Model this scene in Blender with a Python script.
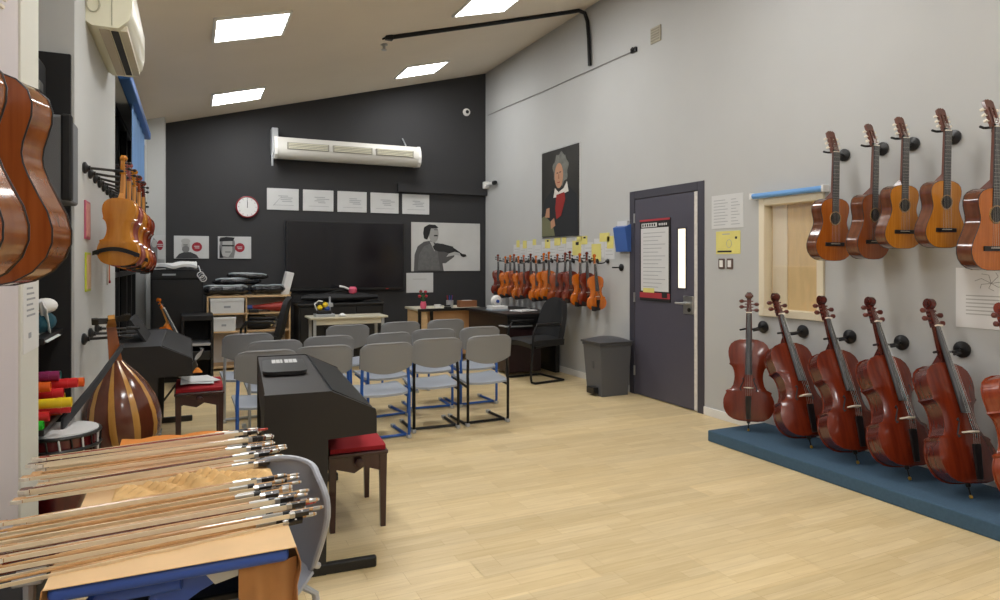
import bpy, bmesh, math, random
from mathutils import Vector, Matrix
random.seed(7)
PI = math.pi
def RAD(d): return math.radians(d)
for o in list(bpy.data.objects): bpy.data.objects.remove(o)
SC = bpy.context.scene
COL = SC.collection

# ------------------------------------------------------------------ camera, world, exposure
CAM_H = 1.39
cam = bpy.data.cameras.new('camera'); camo = bpy.data.objects.new('camera', cam); COL.objects.link(camo)
cam.sensor_width = 36.0; cam.lens = 24.0; cam.clip_start = 0.02
cam.shift_y = -0.038
camo.location = (0, 0, CAM_H); camo.rotation_euler = (RAD(90), 0, -math.atan(309/667.0))
SC.camera = camo
w = bpy.data.worlds.new('world'); SC.world = w; w.use_nodes = True
w.node_tree.nodes['Background'].inputs[0].default_value = (0.6, 0.65, 0.75, 1)
w.node_tree.nodes['Background'].inputs[1].default_value = 0.15
vs = SC.view_settings
vs.view_transform = 'Standard'; vs.look = 'None'; vs.gamma = 1.0; vs.use_curve_mapping = False
vs.exposure = 0.0
PANEL_STRENGTH = 27.0

W, BK, XL, REAR = 4.25, 9.72, -0.5, -2.6        # right wall, back wall, left wall, wall behind the camera
CK = 0.2615
def ceil_z(x): return 4.39 - (W - x)*CK

# ------------------------------------------------------------------ materials
def lin(h):
    h = h.lstrip('#'); r = [int(h[i:i+2], 16)/255 for i in (0, 2, 4)]
    return tuple([(c/12.92 if c <= .04045 else ((c+.055)/1.055)**2.4) for c in r] + [1])
MATS = {}
def mat(name, col, rough=.5, metal=0, var=.0, vscale=8, bump=0, bscale=60, coat=0, emit=0, stretch=None, col2=None, alpha=None, spec=None):
    if name in MATS: return MATS[name]
    m = bpy.data.materials.new(name); m.use_nodes = True
    nt = m.node_tree; b = nt.nodes['Principled BSDF']
    c = lin(col); b.inputs['Base Color'].default_value = c
    b.inputs['Roughness'].default_value = rough; b.inputs['Metallic'].default_value = metal
    if coat: b.inputs['Coat Weight'].default_value = coat; b.inputs['Coat Roughness'].default_value = .08
    if spec is not None: b.inputs['Specular IOR Level'].default_value = spec
    if emit:
        b.inputs['Emission Color'].default_value = c; b.inputs['Emission Strength'].default_value = emit
    tc = nt.nodes.new('ShaderNodeTexCoord'); mp = nt.nodes.new('ShaderNodeMapping')
    nt.links.new(tc.outputs['Object'], mp.inputs['Vector'])
    if stretch: mp.inputs['Scale'].default_value = stretch
    if var or col2:
        n = nt.nodes.new('ShaderNodeTexNoise'); n.inputs['Scale'].default_value = vscale; n.inputs['Detail'].default_value = 4
        nt.links.new(mp.outputs[0], n.inputs['Vector'])
        rp = nt.nodes.new('ShaderNodeValToRGB'); rp.color_ramp.elements[0].position = .3; rp.color_ramp.elements[1].position = .7
        if col2: c2 = lin(col2)
        else: c2 = tuple([min(1, x*(1+var)) for x in c[:3]] + [1]); c = tuple([x*(1-var) for x in c[:3]] + [1])
        rp.color_ramp.elements[0].color = c; rp.color_ramp.elements[1].color = c2
        nt.links.new(n.outputs[0], rp.inputs[0]); nt.links.new(rp.outputs[0], b.inputs['Base Color'])
    if bump:
        n2 = nt.nodes.new('ShaderNodeTexNoise'); n2.inputs['Scale'].default_value = bscale; n2.inputs['Detail'].default_value = 3
        nt.links.new(mp.outputs[0], n2.inputs['Vector'])
        bp = nt.nodes.new('ShaderNodeBump'); bp.inputs['Strength'].default_value = bump; bp.inputs['Distance'].default_value = .004
        nt.links.new(n2.outputs[0], bp.inputs['Height']); nt.links.new(bp.outputs[0], b.inputs['Normal'])
    MATS[name] = m; return m

def floor_mat():
    m = bpy.data.materials.new('laminate'); m.use_nodes = True; nt = m.node_tree; b = nt.nodes['Principled BSDF']
    g = nt.nodes.new('ShaderNodeNewGeometry'); br = nt.nodes.new('ShaderNodeTexBrick')
    br.inputs['Scale'].default_value = 1; br.inputs['Brick Width'].default_value = .43; br.inputs['Row Height'].default_value = .0643
    br.inputs['Mortar Size'].default_value = .0006; br.offset = .37; br.offset_frequency = 3
    br.inputs['Color1'].default_value = lin('#e3cc9c'); br.inputs['Color2'].default_value = lin('#eed9ae'); br.inputs['Mortar'].default_value = lin('#bfa36f')
    nt.links.new(g.outputs['Position'], br.inputs['Vector'])
    mp = nt.nodes.new('ShaderNodeMapping'); mp.inputs['Scale'].default_value = (2.2, 26, 1); nt.links.new(g.outputs['Position'], mp.inputs[0])
    n = nt.nodes.new('ShaderNodeTexNoise'); n.inputs['Scale'].default_value = 2.0; n.inputs['Detail'].default_value = 5; nt.links.new(mp.outputs[0], n.inputs['Vector'])
    rp = nt.nodes.new('ShaderNodeValToRGB'); rp.color_ramp.elements[0].position = .3; rp.color_ramp.elements[1].position = .75
    rp.color_ramp.elements[0].color = (.78, .73, .64, 1); rp.color_ramp.elements[1].color = (1, 1, 1, 1); nt.links.new(n.outputs[0], rp.inputs[0])
    mx = nt.nodes.new('ShaderNodeMixRGB'); mx.blend_type = 'MULTIPLY'; mx.inputs[0].default_value = .6
    nt.links.new(br.outputs['Color'], mx.inputs[1]); nt.links.new(rp.outputs[0], mx.inputs[2])
    oi = nt.nodes.new('ShaderNodeObjectInfo'); mr = nt.nodes.new('ShaderNodeMapRange'); mr.inputs[3].default_value = .90; mr.inputs[4].default_value = 1.05
    nt.links.new(oi.outputs['Random'], mr.inputs[0])
    hs = nt.nodes.new('ShaderNodeHueSaturation'); nt.links.new(mr.outputs[0], hs.inputs['Value']); nt.links.new(mx.outputs[0], hs.inputs['Color'])
    nt.links.new(hs.outputs[0], b.inputs['Base Color']); b.inputs['Roughness'].default_value = .34
    b.inputs['Specular IOR Level'].default_value = .4
    return m

M_WALL = mat('wall_paint_grey', '#b9bab9', .85, var=.02, vscale=2, bump=.05, bscale=90)
M_WALLL = mat('wall_paint_pale', '#c6c8c7', .85, var=.02, vscale=2)
M_PIER = mat('pier_paint', '#d3cdd0', .8, var=.02, vscale=2)
M_PIERS = mat('pier_strip_paint', '#dcdcd2', .7)
M_BLACKW = mat('charcoal_paint', '#303032', .72, var=.06, vscale=1.5, bump=.08, bscale=50)
M_CEIL = mat('ceiling_paint', '#e6dccd', .9, var=.03, vscale=1.2)
M_WHITE = mat('white_enamel', '#e9e8e4', .45)
M_CREAM = mat('cream_plastic', '#e2dfc8', .4)
M_DARKSLOT = mat('dark_slot', '#17161a', .6)
M_BLACK = mat('black_plastic', '#161617', .38)
M_BLACKM = mat('black_matte', '#141416', .7)
M_BLKMET = mat('black_metal', '#121214', .35, metal=.3)
M_DOOR = mat('door_grey_purple', '#4d4b57', .45, var=.03, vscale=3)
M_DOORF = mat('door_frame_grey', '#3f3e48', .42)
M_PALE = mat('pale_trim', '#d6d2cb', .5, var=.1, vscale=30)
M_STEEL = mat('brushed_steel', '#b9b9b7', .3, metal=.9)
M_PAPER = mat('white_paper', '#cfd0d0', .8, var=.02)
M_INK = mat('grey_ink', '#a2a5a8', .8)
M_INKD = mat('dark_ink', '#2c2c2e', .8)
M_YEL = mat('yellow_paper', '#dcd27c', .8, var=.05)
M_BLUE = mat('blue_plastic', '#2c4fa0', .38)
M_LBLUE = mat('light_blue_fabric', '#6f9bd2', .7, var=.05)
M_PLATF = mat('blue_grey_carpet', '#3f5a70', .95, var=.08, vscale=60, bump=.3, bscale=300)
M_GREYP = mat('grey_chair_plastic', '#828385', .42, bump=.04, bscale=200)
M_GREYS = mat('grey_seat_plastic', '#9aa1ac', .4)
M_BLUEMET = mat('blue_tube', '#2456a6', .32)
M_GREYMET = mat('grey_tube', '#b5b8bb', .32, metal=.4)
M_BIN = mat('bin_grey', '#58595c', .5, bump=.05, bscale=100)
M_BINL = mat('bin_lid_grey', '#4c4d50', .45)
M_PIANO = mat('piano_black_satin', '#1d1a1a', .48, var=.05, vscale=4)
M_RED = mat('red_velvet', '#9c1822', .9, bump=.2, bscale=200)
M_BENCH = mat('dark_mahogany', '#3a1c1c', .3, coat=.3, var=.15, vscale=5, stretch=(8, 1, 1))
M_KRAFT = mat('kraft_paper', '#e6c394', .8, var=.08, vscale=6, bump=.35, bscale=9)
M_KRAFTD = mat('kraft_paper_brown', '#b07c48', .8, var=.12, vscale=8, bump=.5, bscale=14)
M_ORANGE = mat('orange_cloth', '#d27f28', .8, bump=.3, bscale=20)
M_EBONY = mat('ebony', '#1b1819', .35)
M_EBONYG = mat('worn_fingerboard', '#3a3a3c', .35)
M_BONE = mat('bone', '#e8e0cf', .4)
M_STRING = mat('string_steel', '#b8b6b0', .35, metal=.8)
M_HAIR = mat('bow_hair', '#f0dfbd', .7)
M_BEECH = mat('beech', '#d3b184', .5, var=.08, vscale=4, stretch=(1, 1, 8))
M_LAM = mat('light_laminate', '#c9c3ae', .45)
M_CARD = mat('white_card', '#e4e4e2', .6)
M_ROSE = mat('peg_rosewood', '#5a1f14', .3, coat=.3)
M_MAPLE = mat('neck_maple', '#c98a45', .35, coat=.4, var=.1, vscale=8, stretch=(4, 4, .6))
M_PINK = mat('pink_petal', '#e2607f', .5)
M_LEAF = mat('leaf_green', '#2f6a38', .6)
M_GLASSD = mat('dark_window_glass', '#20262c', .06, spec=.8)
M_LIT = mat('lit_glass', '#fff3da', .3, emit=1.0)
M_PANEL = mat('light_diffuser', '#fcfcfb', .5, emit=PANEL_STRENGTH)
M_FLOOR = floor_mat()
def wood(name, c1, c2, rough=.25, coat=.6, st=(6, 6, .7), sc=5): return mat(name, c1, rough, coat=coat, col2=c2, vscale=sc, stretch=st)
V_RED = wood('varnish_red_brown', '#5e1a0d', '#7c2812'); V_ORG = wood('varnish_orange', '#bd5d10', '#d8761c'); V_AMB = wood('varnish_amber', '#8a3a12', '#a54a16')
V_GOLD = wood('varnish_golden', '#b8741f', '#cf8a2e'); V_ROSY = wood('varnish_rosy', '#8e4a44', '#a55c54')
C_RED = wood('cello_varnish', '#5a1c0c', '#762a11'); C_REDS = wood('cello_rib_varnish', '#44140b', '#5b1d0f'); C_LT = wood('cello_varnish_light', '#7a2d14', '#93401d')
G_CEDAR = wood('guitar_cedar', '#a7581b', '#bf6c25', st=(14, 14, .6)); G_SPR = wood('guitar_spruce', '#bb741f', '#d18b32', st=(14, 14, .6)); G_DARK = wood('guitar_dark_cedar', '#8a451f', '#a0582a', st=(14, 14, .6))
G_SIDE = wood('guitar_side', '#56301f', '#70422c', rough=.15); G_SIDEL = wood('guitar_side_brown', '#77431f', '#8d5429', rough=.12); G_SIDER = wood('guitar_side_red', '#7c1f22', '#98292b', rough=.15)
G_NECK = wood('guitar_neck', '#54291a', '#6b3826', rough=.35)

# ------------------------------------------------------------------ mesh helpers
class MB:
    def __init__(s): s.v = []; s.f = []
    def add(s, vs_, fs_):
        k = len(s.v); s.v += [tuple(p) for p in vs_]; s.f += [tuple(i+k for i in f) for f in fs_]; return s
    def box(s, x0, x1, y0, y1, z0, z1):
        return s.add([(x0,y0,z0),(x1,y0,z0),(x1,y1,z0),(x0,y1,z0),(x0,y0,z1),(x1,y0,z1),(x1,y1,z1),(x0,y1,z1)],
                     [(0,3,2,1),(4,5,6,7),(0,1,5,4),(1,2,6,5),(2,3,7,6),(3,0,4,7)])
    def bbox(s, x0, x1, y0, y1, z0, z1, r=.005, seg=2):
        bm = bmesh.new(); bmesh.ops.create_cube(bm, size=1)
        for v in bm.verts:
            v.co = Vector(((x0+x1)/2+v.co.x*(x1-x0), (y0+y1)/2+v.co.y*(y1-y0), (z0+z1)/2+v.co.z*(z1-z0)))
        bmesh.ops.bevel(bm, geom=bm.edges[:], offset=r, segments=seg, profile=.5, affect='EDGES')
        bm.verts.index_update()
        s.add([v.co for v in bm.verts], [[v.index for v in f.verts] for f in bm.faces]); bm.free(); return s
    def tube(s, pts, r, n=8, rs=None, closed=False):
        pts = [Vector(p) for p in pts]; m = len(pts); rings = []; up = None
        for i, p in enumerate(pts):
            a = pts[(i-1) % m] if (closed or i > 0) else p; b = pts[(i+1) % m] if (closed or i < m-1) else p
            t = (b-a).normalized()
            if up is None: up = Vector((0,0,1)) if abs(t.z) < .9 else Vector((1,0,0))
            x = t.cross(up)
            if x.length < 1e-5: x = t.cross(Vector((0,1,0)))
            x.normalize(); y = x.cross(t); up = y
            rr = rs[i] if rs else r
            rings.append([p + x*rr*math.cos(2*PI*k/n) + y*rr*math.sin(2*PI*k/n) for k in range(n)])
        vs_ = [q for R_ in rings for q in R_]; fs_ = []
        for i in range(m if closed else m-1):
            j = (i+1) % m
            for k in range(n): fs_.append((i*n+k, i*n+(k+1) % n, j*n+(k+1) % n, j*n+k))
        if not closed: fs_ += [tuple(range(n-1, -1, -1)), tuple((m-1)*n+k for k in range(n))]
        return s.add(vs_, fs_)
    def lathe(s, prof, n=16, c=(0,0,0), axis='z'):
        vs_ = []; fs_ = []
        for r, z in prof:
            for k in range(n):
                a = 2*PI*k/n; q = (r*math.cos(a), r*math.sin(a), z)
                if axis == 'x': q = (q[2], q[0], q[1])
                if axis == 'y': q = (q[0], q[2], q[1])
                vs_.append((q[0]+c[0], q[1]+c[1], q[2]+c[2]))
        for i in range(len(prof)-1):
            for k in range(n): fs_.append((i*n+k, i*n+(k+1) % n, (i+1)*n+(k+1) % n, (i+1)*n+k))
        fs_ += [tuple(range(n-1, -1, -1)), tuple((len(prof)-1)*n+k for k in range(n))]
        return s.add(vs_, fs_)
    def prism(s, out, a, b, plane='xz'):
        n = len(out)
        def pt(p, t):
            return (p[0], t, p[1]) if plane == 'xz' else ((t, p[0], p[1]) if plane == 'yz' else (p[0], p[1], t))
        vs_ = [pt(p, a) for p in out] + [pt(p, b) for p in out]
        return s.add(vs_, [tuple(range(n-1, -1, -1)), tuple(range(n, 2*n))] + [(i, (i+1) % n, n+(i+1) % n, n+i) for i in range(n)])
    def sheet(s, fn, nu, nv, th):
        # solid curved sheet; fn(u,v) -> point, th thickness along the face normal
        P_ = [[Vector(fn(i/nu, j/nv)) for j in range(nv+1)] for i in range(nu+1)]
        top = []; bot = []
        for i in range(nu+1):
            for j in range(nv+1):
                du = P_[min(i+1, nu)][j]-P_[max(i-1, 0)][j]; dv = P_[i][min(j+1, nv)]-P_[i][max(j-1, 0)]
                nn = du.cross(dv)
                nn = nn.normalized() if nn.length > 1e-9 else Vector((0,0,1))
                top.append(P_[i][j]+nn*th/2); bot.append(P_[i][j]-nn*th/2)
        N = (nu+1)*(nv+1); id_ = lambda i, j: i*(nv+1)+j; fs_ = []
        for i in range(nu):
            for j in range(nv):
                q = (id_(i,j), id_(i+1,j), id_(i+1,j+1), id_(i,j+1)); fs_ += [q, tuple(N+k for k in reversed(q))]
        for i in range(nu):
            fs_ += [(id_(i+1,0), id_(i,0), N+id_(i,0), N+id_(i+1,0)), (id_(i,nv), id_(i+1,nv), N+id_(i+1,nv), N+id_(i,nv))]
        for j in range(nv):
            fs_ += [(id_(0,j), id_(0,j+1), N+id_(0,j+1), N+id_(0,j)), (id_(nu,j+1), id_(nu,j), N+id_(nu,j), N+id_(nu,j+1))]
        return s.add(top+bot, fs_)
    def xf(s, M):
        s.v = [tuple(M @ Vector(p)) for p in s.v]; return s
    def build(s, name, m, parent=None, smooth=False, loc=None):
        me = bpy.data.meshes.new(name); me.from_pydata(s.v, [], s.f); me.update()
        bm = bmesh.new(); bm.from_mesh(me); bmesh.ops.recalc_face_normals(bm, faces=bm.faces[:]); bm.to_mesh(me); bm.free()
        me.materials.append(m)
        if smooth:
            me.polygons.foreach_set('use_smooth', [True]*len(me.polygons))
            try: me.set_sharp_from_angle(angle=RAD(smooth if smooth is not True else 40))
            except Exception: pass
        o = bpy.data.objects.new(name, me); COL.objects.link(o)
        if parent is not None: o.parent = parent
        if loc: o.location = loc
        return o
def tag(o, label=None, cat=None, group=None, kind=None):
    if label: o['label'] = label
    if cat: o['category'] = cat
    if group: o['group'] = group
    if kind: o['kind'] = kind
    return o
def thing(name, label, cat, loc=(0,0,0), rz=0, group=None):
    o = bpy.data.objects.new(name, None); COL.objects.link(o); o.empty_display_size = .05
    o.location = loc; o.rotation_euler = (0, 0, rz); return tag(o, label, cat, group)
KIDS = {}
def copy_tree(o, parent=None):
    c = o.copy(); COL.objects.link(c)
    if parent is not None: c.parent = parent
    for ch in [x for x in bpy.data.objects if x.parent == o]: copy_tree(ch, c)
    return c
ORD = ['first', 'second', 'third', 'fourth', 'fifth', 'sixth', 'seventh', 'eighth', 'ninth', 'tenth', 'eleventh', 'twelfth', 'thirteenth', 'fourteenth', 'fifteenth', 'sixteenth', 'seventeenth', 'eighteenth', 'nineteenth', 'twentieth']
def struct(name, mb, m, smooth=False): return tag(mb.build(name, m, None, smooth), kind='structure')
def disc2(cx, cz, rx, rz, n=16, a0=0, a1=2*PI): return [(cx+rx*math.cos(a0+(a1-a0)*k/n), cz+rz*math.sin(a0+(a1-a0)*k/n)) for k in range(n if abs(a1-a0-2*PI) < 1e-6 else n+1)]
def rrect(x0, x1, z0, z1, r, n=4):
    o = []
    for cx, cz, a in ((x1-r, z1-r, 0), (x0+r, z1-r, PI/2), (x0+r, z0+r, PI), (x1-r, z0+r, 1.5*PI)):
        o += [(cx+r*math.cos(a+PI/2*k/n), cz+r*math.sin(a+PI/2*k/n)) for k in range(n+1)]
    return o

# ------------------------------------------------------------------ the room
fl = struct('floor', MB().box(-1.4, W+.12, REAR-.1, BK+.12, -.1, -.0015), M_FLOOR)
BW, BL = .1929, 1.286
def board_mesh(L):
    mb = MB(); mb.bbox(0, L, 0, BW, -.0014, 0, .0004, 1); return mb
meshes = {}
row = 0; y = .75
while y < BK-.01:
    x = XL - (row*0.37*BL) % BL
    while x < W:
        x0, x1 = max(x, XL), min(x+BL, W)
        if x1-x0 > .03:
            L = round(x1-x0, 2)
            if L not in meshes:
                o = board_mesh(L).build('plank', M_FLOOR, fl); meshes[L] = o.data
            else:
                o = bpy.data.objects.new('plank', meshes[L]); COL.objects.link(o); o.parent = fl
            o.location = (x0, min(y, BK-BW), 0)
        x += BL
    y += BW; row += 1

mb = MB(); mb.add([(-1.4, REAR-.1, ceil_z(-1.4)), (W+.12, REAR-.1, ceil_z(W+.12)), (W+.12, BK+.12, ceil_z(W+.12)), (-1.4, BK+.12, ceil_z(-1.4)),
        (-1.4, REAR-.1, ceil_z(-1.4)+.1), (W+.12, REAR-.1, ceil_z(W+.12)+.1), (W+.12, BK+.12, ceil_z(W+.12)+.1), (-1.4, BK+.12, ceil_z(-1.4)+.1)],
       [(0,3,2,1),(4,5,6,7),(0,1,5,4),(1,2,6,5),(2,3,7,6),(3,0,4,7)])
ceiling = struct('ceiling', mb, M_CEIL)
struct('wall_back', MB().box(-1.4, W+.12, BK, BK+.12, 0, 4.6), M_BLACKW)
struct('wall_rear', MB().box(-1.4, W+.12, REAR-.1, REAR, 0, 4.6), M_WALL)
D0, D1, DT = 4.735, 5.87, 2.135      # door opening
N0, N1, NB, NT = 3.46, 4.08, .95, 1.91
mb = MB()
for y0, y1, z0, z1 in ((REAR, N0, 0, 4.6), (N0, N1, 0, NB), (N0, N1, NT, 4.6), (N1, D0, 0, 4.6), (D0, D1, DT, 4.6), (D1, BK, 0, 4.6)):
    mb.box(W, W+.12, y0, y1, z0, z1)
struct('wall_right', mb, M_WALL)
struct('wall_corridor', MB().box(W+.12, W+.14, 3.3, 6.1, 0, 2.3), M_BLACKW)
# left: pier with guitars, shelf alcove, window wall
struct('wall_pier', MB().box(-1.4, -.55, REAR, 3.13, 0, 3.4), M_PIER)
struct('trim_1', MB().box(-.55, -.543, 2.83, 3.13, 0, 3.3), M_PIERS)
struct('wall_alcove', MB().box(-1.4, -1.1, 3.13, 3.7, 0, 3.4), M_WALL)
L0, L1, LB, LT = 5.55, 9.05, .55, 2.78
mb = MB()
for y0, y1, z0, z1 in ((3.7, L0, 0, 3.4), (L0, L1, 0, LB), (L0, L1, LT, 3.4), (L1, BK, 0, 3.4)):
    mb.box(-.7, XL, y0, y1, z0, z1)
mb.box(-1.4, -.7, 3.7, 3.9, 0, 3.4)
struct('wall_left', mb, M_WALLL)
struct('wall_column', MB().box(XL, -.3, 9.3, BK, 0, 3.3), M_WALLL)
struct('trim_2', MB().box(2.8, W, BK-.07, BK, 2.44, 2.56), M_BLACKW)      # dark ledge on the back wall
mb = MB()
for y0, y1 in ((REAR, D0), (D1, BK)): mb.bbox(W-.014, W, y0, y1, 0, .075, .003, 1)
struct('baseboard_right', mb, M_WHITE)
struct('baseboard_back', MB().box(-.3, W-.02, BK-.014, BK, 0, .075), M_BLACKM)
# left window
win = struct('window_1', MB().box(-.66, -.655, L0, L1, LB, LT), M_GLASSD)
def wfr(y0, y1, z0, z1, nm='window_frame', m=M_BLACK): MB().bbox(-.655, -.60, y0, y1, z0, z1, .006, 1).build(nm, m, win)
for yy in (L0+.03, 6.3, 7.05, 7.85, 8.45, L1-.03): wfr(yy-.03, yy+.03, LB, LT)
wfr(L0, L1, LB, LB+.05); wfr(L0, L1, LT-.05, LT); wfr(L0, L1, 1.25, 1.30)
MB().bbox(-.66, -.46, L0-.03, L1+.03, LB-.035, LB, .006, 1).build('window_sill', M_WHITE, win)
# ------------------------------------------------------------------ door
door = tag(bpy.data.objects.new('door_1', None), kind='structure'); COL.objects.link(door); door.location = (W, D0, 0)
def dp(nm, m, x0, x1, y0, y1, z0, z1, r=.004, par=door): return MB().bbox(x0, x1, y0, y1, z0, z1, r, 1).build(nm, m, par)
dp('door_frame', M_DOORF, -.010, .12, 0, .085, 0, DT); dp('door_frame', M_DOORF, -.010, .12, D1-D0-.085, D1-D0, 0, DT); dp('door_frame', M_DOORF, -.010, .12, .085, D1-D0-.085, DT-.085, DT)
leaf = dp('door_leaf', M_DOOR, -.003, .045, .135, D1-D0-.087, .008, DT-.088)
dp('edge_strip', M_PALE, -.006, .05, .09, .134, .01, DT-.09, par=leaf)
gl = dp('door_glass', M_LIT, -.004, .004, .25, .36, 1.14, 1.71, par=leaf)
mb = MB()
for a in ((.235, .25, 1.125, 1.725), (.36, .375, 1.125, 1.725)): mb.bbox(-.01, 0, *a, .002, 1)
mb.bbox(-.01, 0, .25, .36, 1.125, 1.14, .002, 1); mb.bbox(-.01, 0, .25, .36, 1.71, 1.725, .002, 1)
mb.build('glazing_bead', M_DOORF, leaf)
lk = dp('lock_plate', M_STEEL, -.012, 0, .14, .28, .9, 1.07, par=leaf)
MB().tube([(-.012, .2, 1.0), (-.06, .2, 1.0), (-.06, .24, 1.0), (-.06, .33, 1.0)], .011).build('door_handle', M_STEEL, leaf, True)
MB().lathe([(.02, -.02), (.02, -.012)], 14, (0, .19, .94), 'x').build('lock_cylinder', M_BLKMET, leaf)
for z in (.25, 1.02, 1.85): MB().tube([(-.01, D1-D0-.087, z-.05), (-.01, D1-D0-.087, z+.05)], .01).build('hinge', M_STEEL, door)

# ------------------------------------------------------------------ interior window on the right wall
win2 = tag(bpy.data.objects.new('window_2', None), kind='structure'); COL.objects.link(win2); win2.location = (W, N0, NB)
hN, wN = NT-NB, N1-N0
M_WFR = mat('cream_window_frame', '#e3d8bf', .5); M_BOARD = mat('beige_board', '#dcc08e', .6, var=.06, vscale=5, stretch=(1,6,1)); M_GLASSB = mat('window_pane', '#d9c9a6', .05)
for a in ((-.02, .1, 0, .06, 0, hN), (-.02, .1, wN-.06, wN, 0, hN), (-.02, .1, .06, wN-.06, 0, .06), (-.02, .1, .06, wN-.06, hN-.06, hN)):
    MB().bbox(*a, .004, 1).build('window_frame', M_WFR, win2)
MB().box(.07, .085, .06, wN-.06, .06, hN-.06).build('blind_board', M_BOARD, win2)
MB().box(.06, .07, wN-.22, wN-.075, .06, hN-.06).build('pale_strip', mat('pale_blind_strip', '#e6d8bd', .6), win2)
def glassmat():
    m = bpy.data.materials.new('clear_glass'); m.use_nodes = True; nt = m.node_tree; nt.nodes.remove(nt.nodes['Principled BSDF'])
    a = nt.nodes.new('ShaderNodeBsdfTransparent'); b = nt.nodes.new('ShaderNodeBsdfGlossy'); b.inputs['Roughness'].default_value = .03
    mx = nt.nodes.new('ShaderNodeMixShader'); mx.inputs[0].default_value = .06
    nt.links.new(a.outputs[0], mx.inputs[1]); nt.links.new(b.outputs[0], mx.inputs[2]); nt.links.new(mx.outputs[0], nt.nodes['Material Output'].inputs[0])
    return m
M_CLEAR = glassmat()
MB().box(.03, .034, .06, wN-.06, .06, hN-.06).build('pane', M_CLEAR, win2)
t = thing('roller_blind', 'rolled-up light blue blind on the small interior window beside the guitars', 'blind', (W, N0, NT+.005))
MB().tube([(-.045, -.02, .015), (-.045, wN+.03, .015)], .022, 12).build('roll', mat('sky_blue_blind', '#6fa3dc', .6), t, True)
MB().bbox(-.07, 0, wN+.03, wN+.05, -.01, .04, .003, 1).build('bracket', M_WHITE, t); MB().bbox(-.07, 0, -.04, -.02, -.01, .04, .003, 1).build('bracket', M_WHITE, t)
t = thing('roller_blind', 'tall blue roller blind pulled down over the dark left windows', 'blind', (XL, 5.75, 2.80))
MB().bbox(.0, .085, 0, 2.75, -.03, .05, .01).build('head_box', mat('deep_blue_box', '#2f64ae', .5), t)
MB().sheet(lambda u, v: (.03+.006*math.sin(u*30), .9+u*1.75, -.03-v*1.45), 40, 2, .003).build('cloth', M_LBLUE, t, True)
MB().tube([(.03, .9, -1.48), (.03, 2.65, -1.48)], .01).build('bottom_bar', M_WHITE, t)

# ------------------------------------------------------------------ ceiling lights and ceiling fittings
SL = math.atan(CK)
def panel_light(x, y, label, group=None):
    t = thing('ceiling_light', label, 'light', (x, y, ceil_z(x)), 0, group); t.rotation_euler = (0, -SL, 0)
    mb = MB(); h = .31
    for a in ((-h, h, -h, -h+.025), (-h, h, h-.025, h), (-h, -h+.025, -h+.025, h-.025), (h-.025, h, -h+.025, h-.025)): mb.bbox(*a, -.022, .0, .003, 1)
    mb.build('frame', M_WHITE, t)
    MB().box(-h+.025, h-.025, -h+.025, h-.025, -.012, -.004).build('diffuser', M_PANEL, t)
    return t
for x, y, l in ((.46, 6.04, 'square ceiling light panel over the digital piano beside the air conditioner'), (.51, 8.69, 'square ceiling light panel close to the black wall above the clock'),
                (2.85, 8.71, 'square ceiling light panel close to the black wall by the tall grey wall'), (2.72, 6.1, 'square ceiling light panel beside the black conduit bend')):
    panel_light(x, y, l)
for x in (.46, 2.75):
    for y in (3.4, .75, -1.7): panel_light(x, y, 'square ceiling light panel in the front half of the room', 'front ceiling panels')
PX = W-.035
def cz(x): return ceil_z(x)-.02
tag(MB().tube([(1.92, 6.86, cz(1.92)), (3.0, 6.8, cz(3.0)), (4.0, 6.72, cz(4.0)), (4.12, 6.70, cz(4.12)), (4.19, 6.68, cz(4.14)-.03), (PX, 6.66, cz(4.1)-.12), (PX, 6.63, 4.0), (PX, 6.61, 3.68)], .024, 10)
    .build('conduit_pipe', M_BLKMET, None, True), 'black conduit pipe running along the ceiling and bending down the grey wall', 'pipe')
t = thing('pipe_clamp', 'small black end fitting at the ceiling end of the black conduit', 'fitting', (1.90, 6.86, cz(1.9)))
MB().bbox(-.05, .03, -.03, .03, -.03, .025, .006).build('block', M_BLKMET, t); MB().tube([(-.05,0,-.01), (-.08,0,-.03)], .01).build('stub', M_BLKMET, t)
t = thing('sprinkler_head', 'small sprinkler head hanging from the ceiling beside the black conduit', 'sprinkler', (1.92, 7.17, ceil_z(1.92)))
MB().lathe([(.04, 0), (.04, -.012), (.016, -.016), (.014, -.05)], 14).build('body', M_STEEL, t, True); MB().lathe([(.03, -.068), (.03, -.062)], 14).build('deflector', M_STEEL, t)
MB().tube([(.014,0,-.05), (.012,0,-.064)], .004, 6).build('arm', M_STEEL, t)
tag(MB().tube([(W-.008, 9.6, 3.70), (W-.008, 8.9, 3.69), (W-.008, 7.8, 3.655), (W-.008, 6.8, 3.64), (W-.008, 5.82, 3.62)], .007, 6).build('cable', mat('grey_cable', '#8d8c8a', .5), None, True),
    'thin grey cable strung along the upper grey wall', 'cable')
t = thing('cable_hook', 'small black hook at the end of the thin wall cable', 'hook', (W, 5.79, 3.62))
MB().bbox(-.03, 0, -.05, .04, -.02, .03, .005).build('plate', M_BLKMET, t); MB().tube([(-.03,0,0), (-.05,0,.0), (-.05,-.03,.02)], .008).build('pin', M_BLKMET, t)
t = thing('wall_vent', 'small beige ventilation grille high on the grey wall', 'vent', (W, 5.43, 3.68))
MB().bbox(-.015, 0, -.08, .08, -.08, .08, .004, 1).build('frame', mat('vent_beige', '#a9a391', .6), t)
for k in range(5): MB().bbox(-.02, -.01, -.065, .065, -.06+k*.027, -.046+k*.027, .002, 1).build('slat', mat('vent_slat', '#8f8979', .6), t)
t = thing('smoke_detector', 'round white detector with dark centre high on the black wall', 'detector', (3.92, BK, 3.74))
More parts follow.
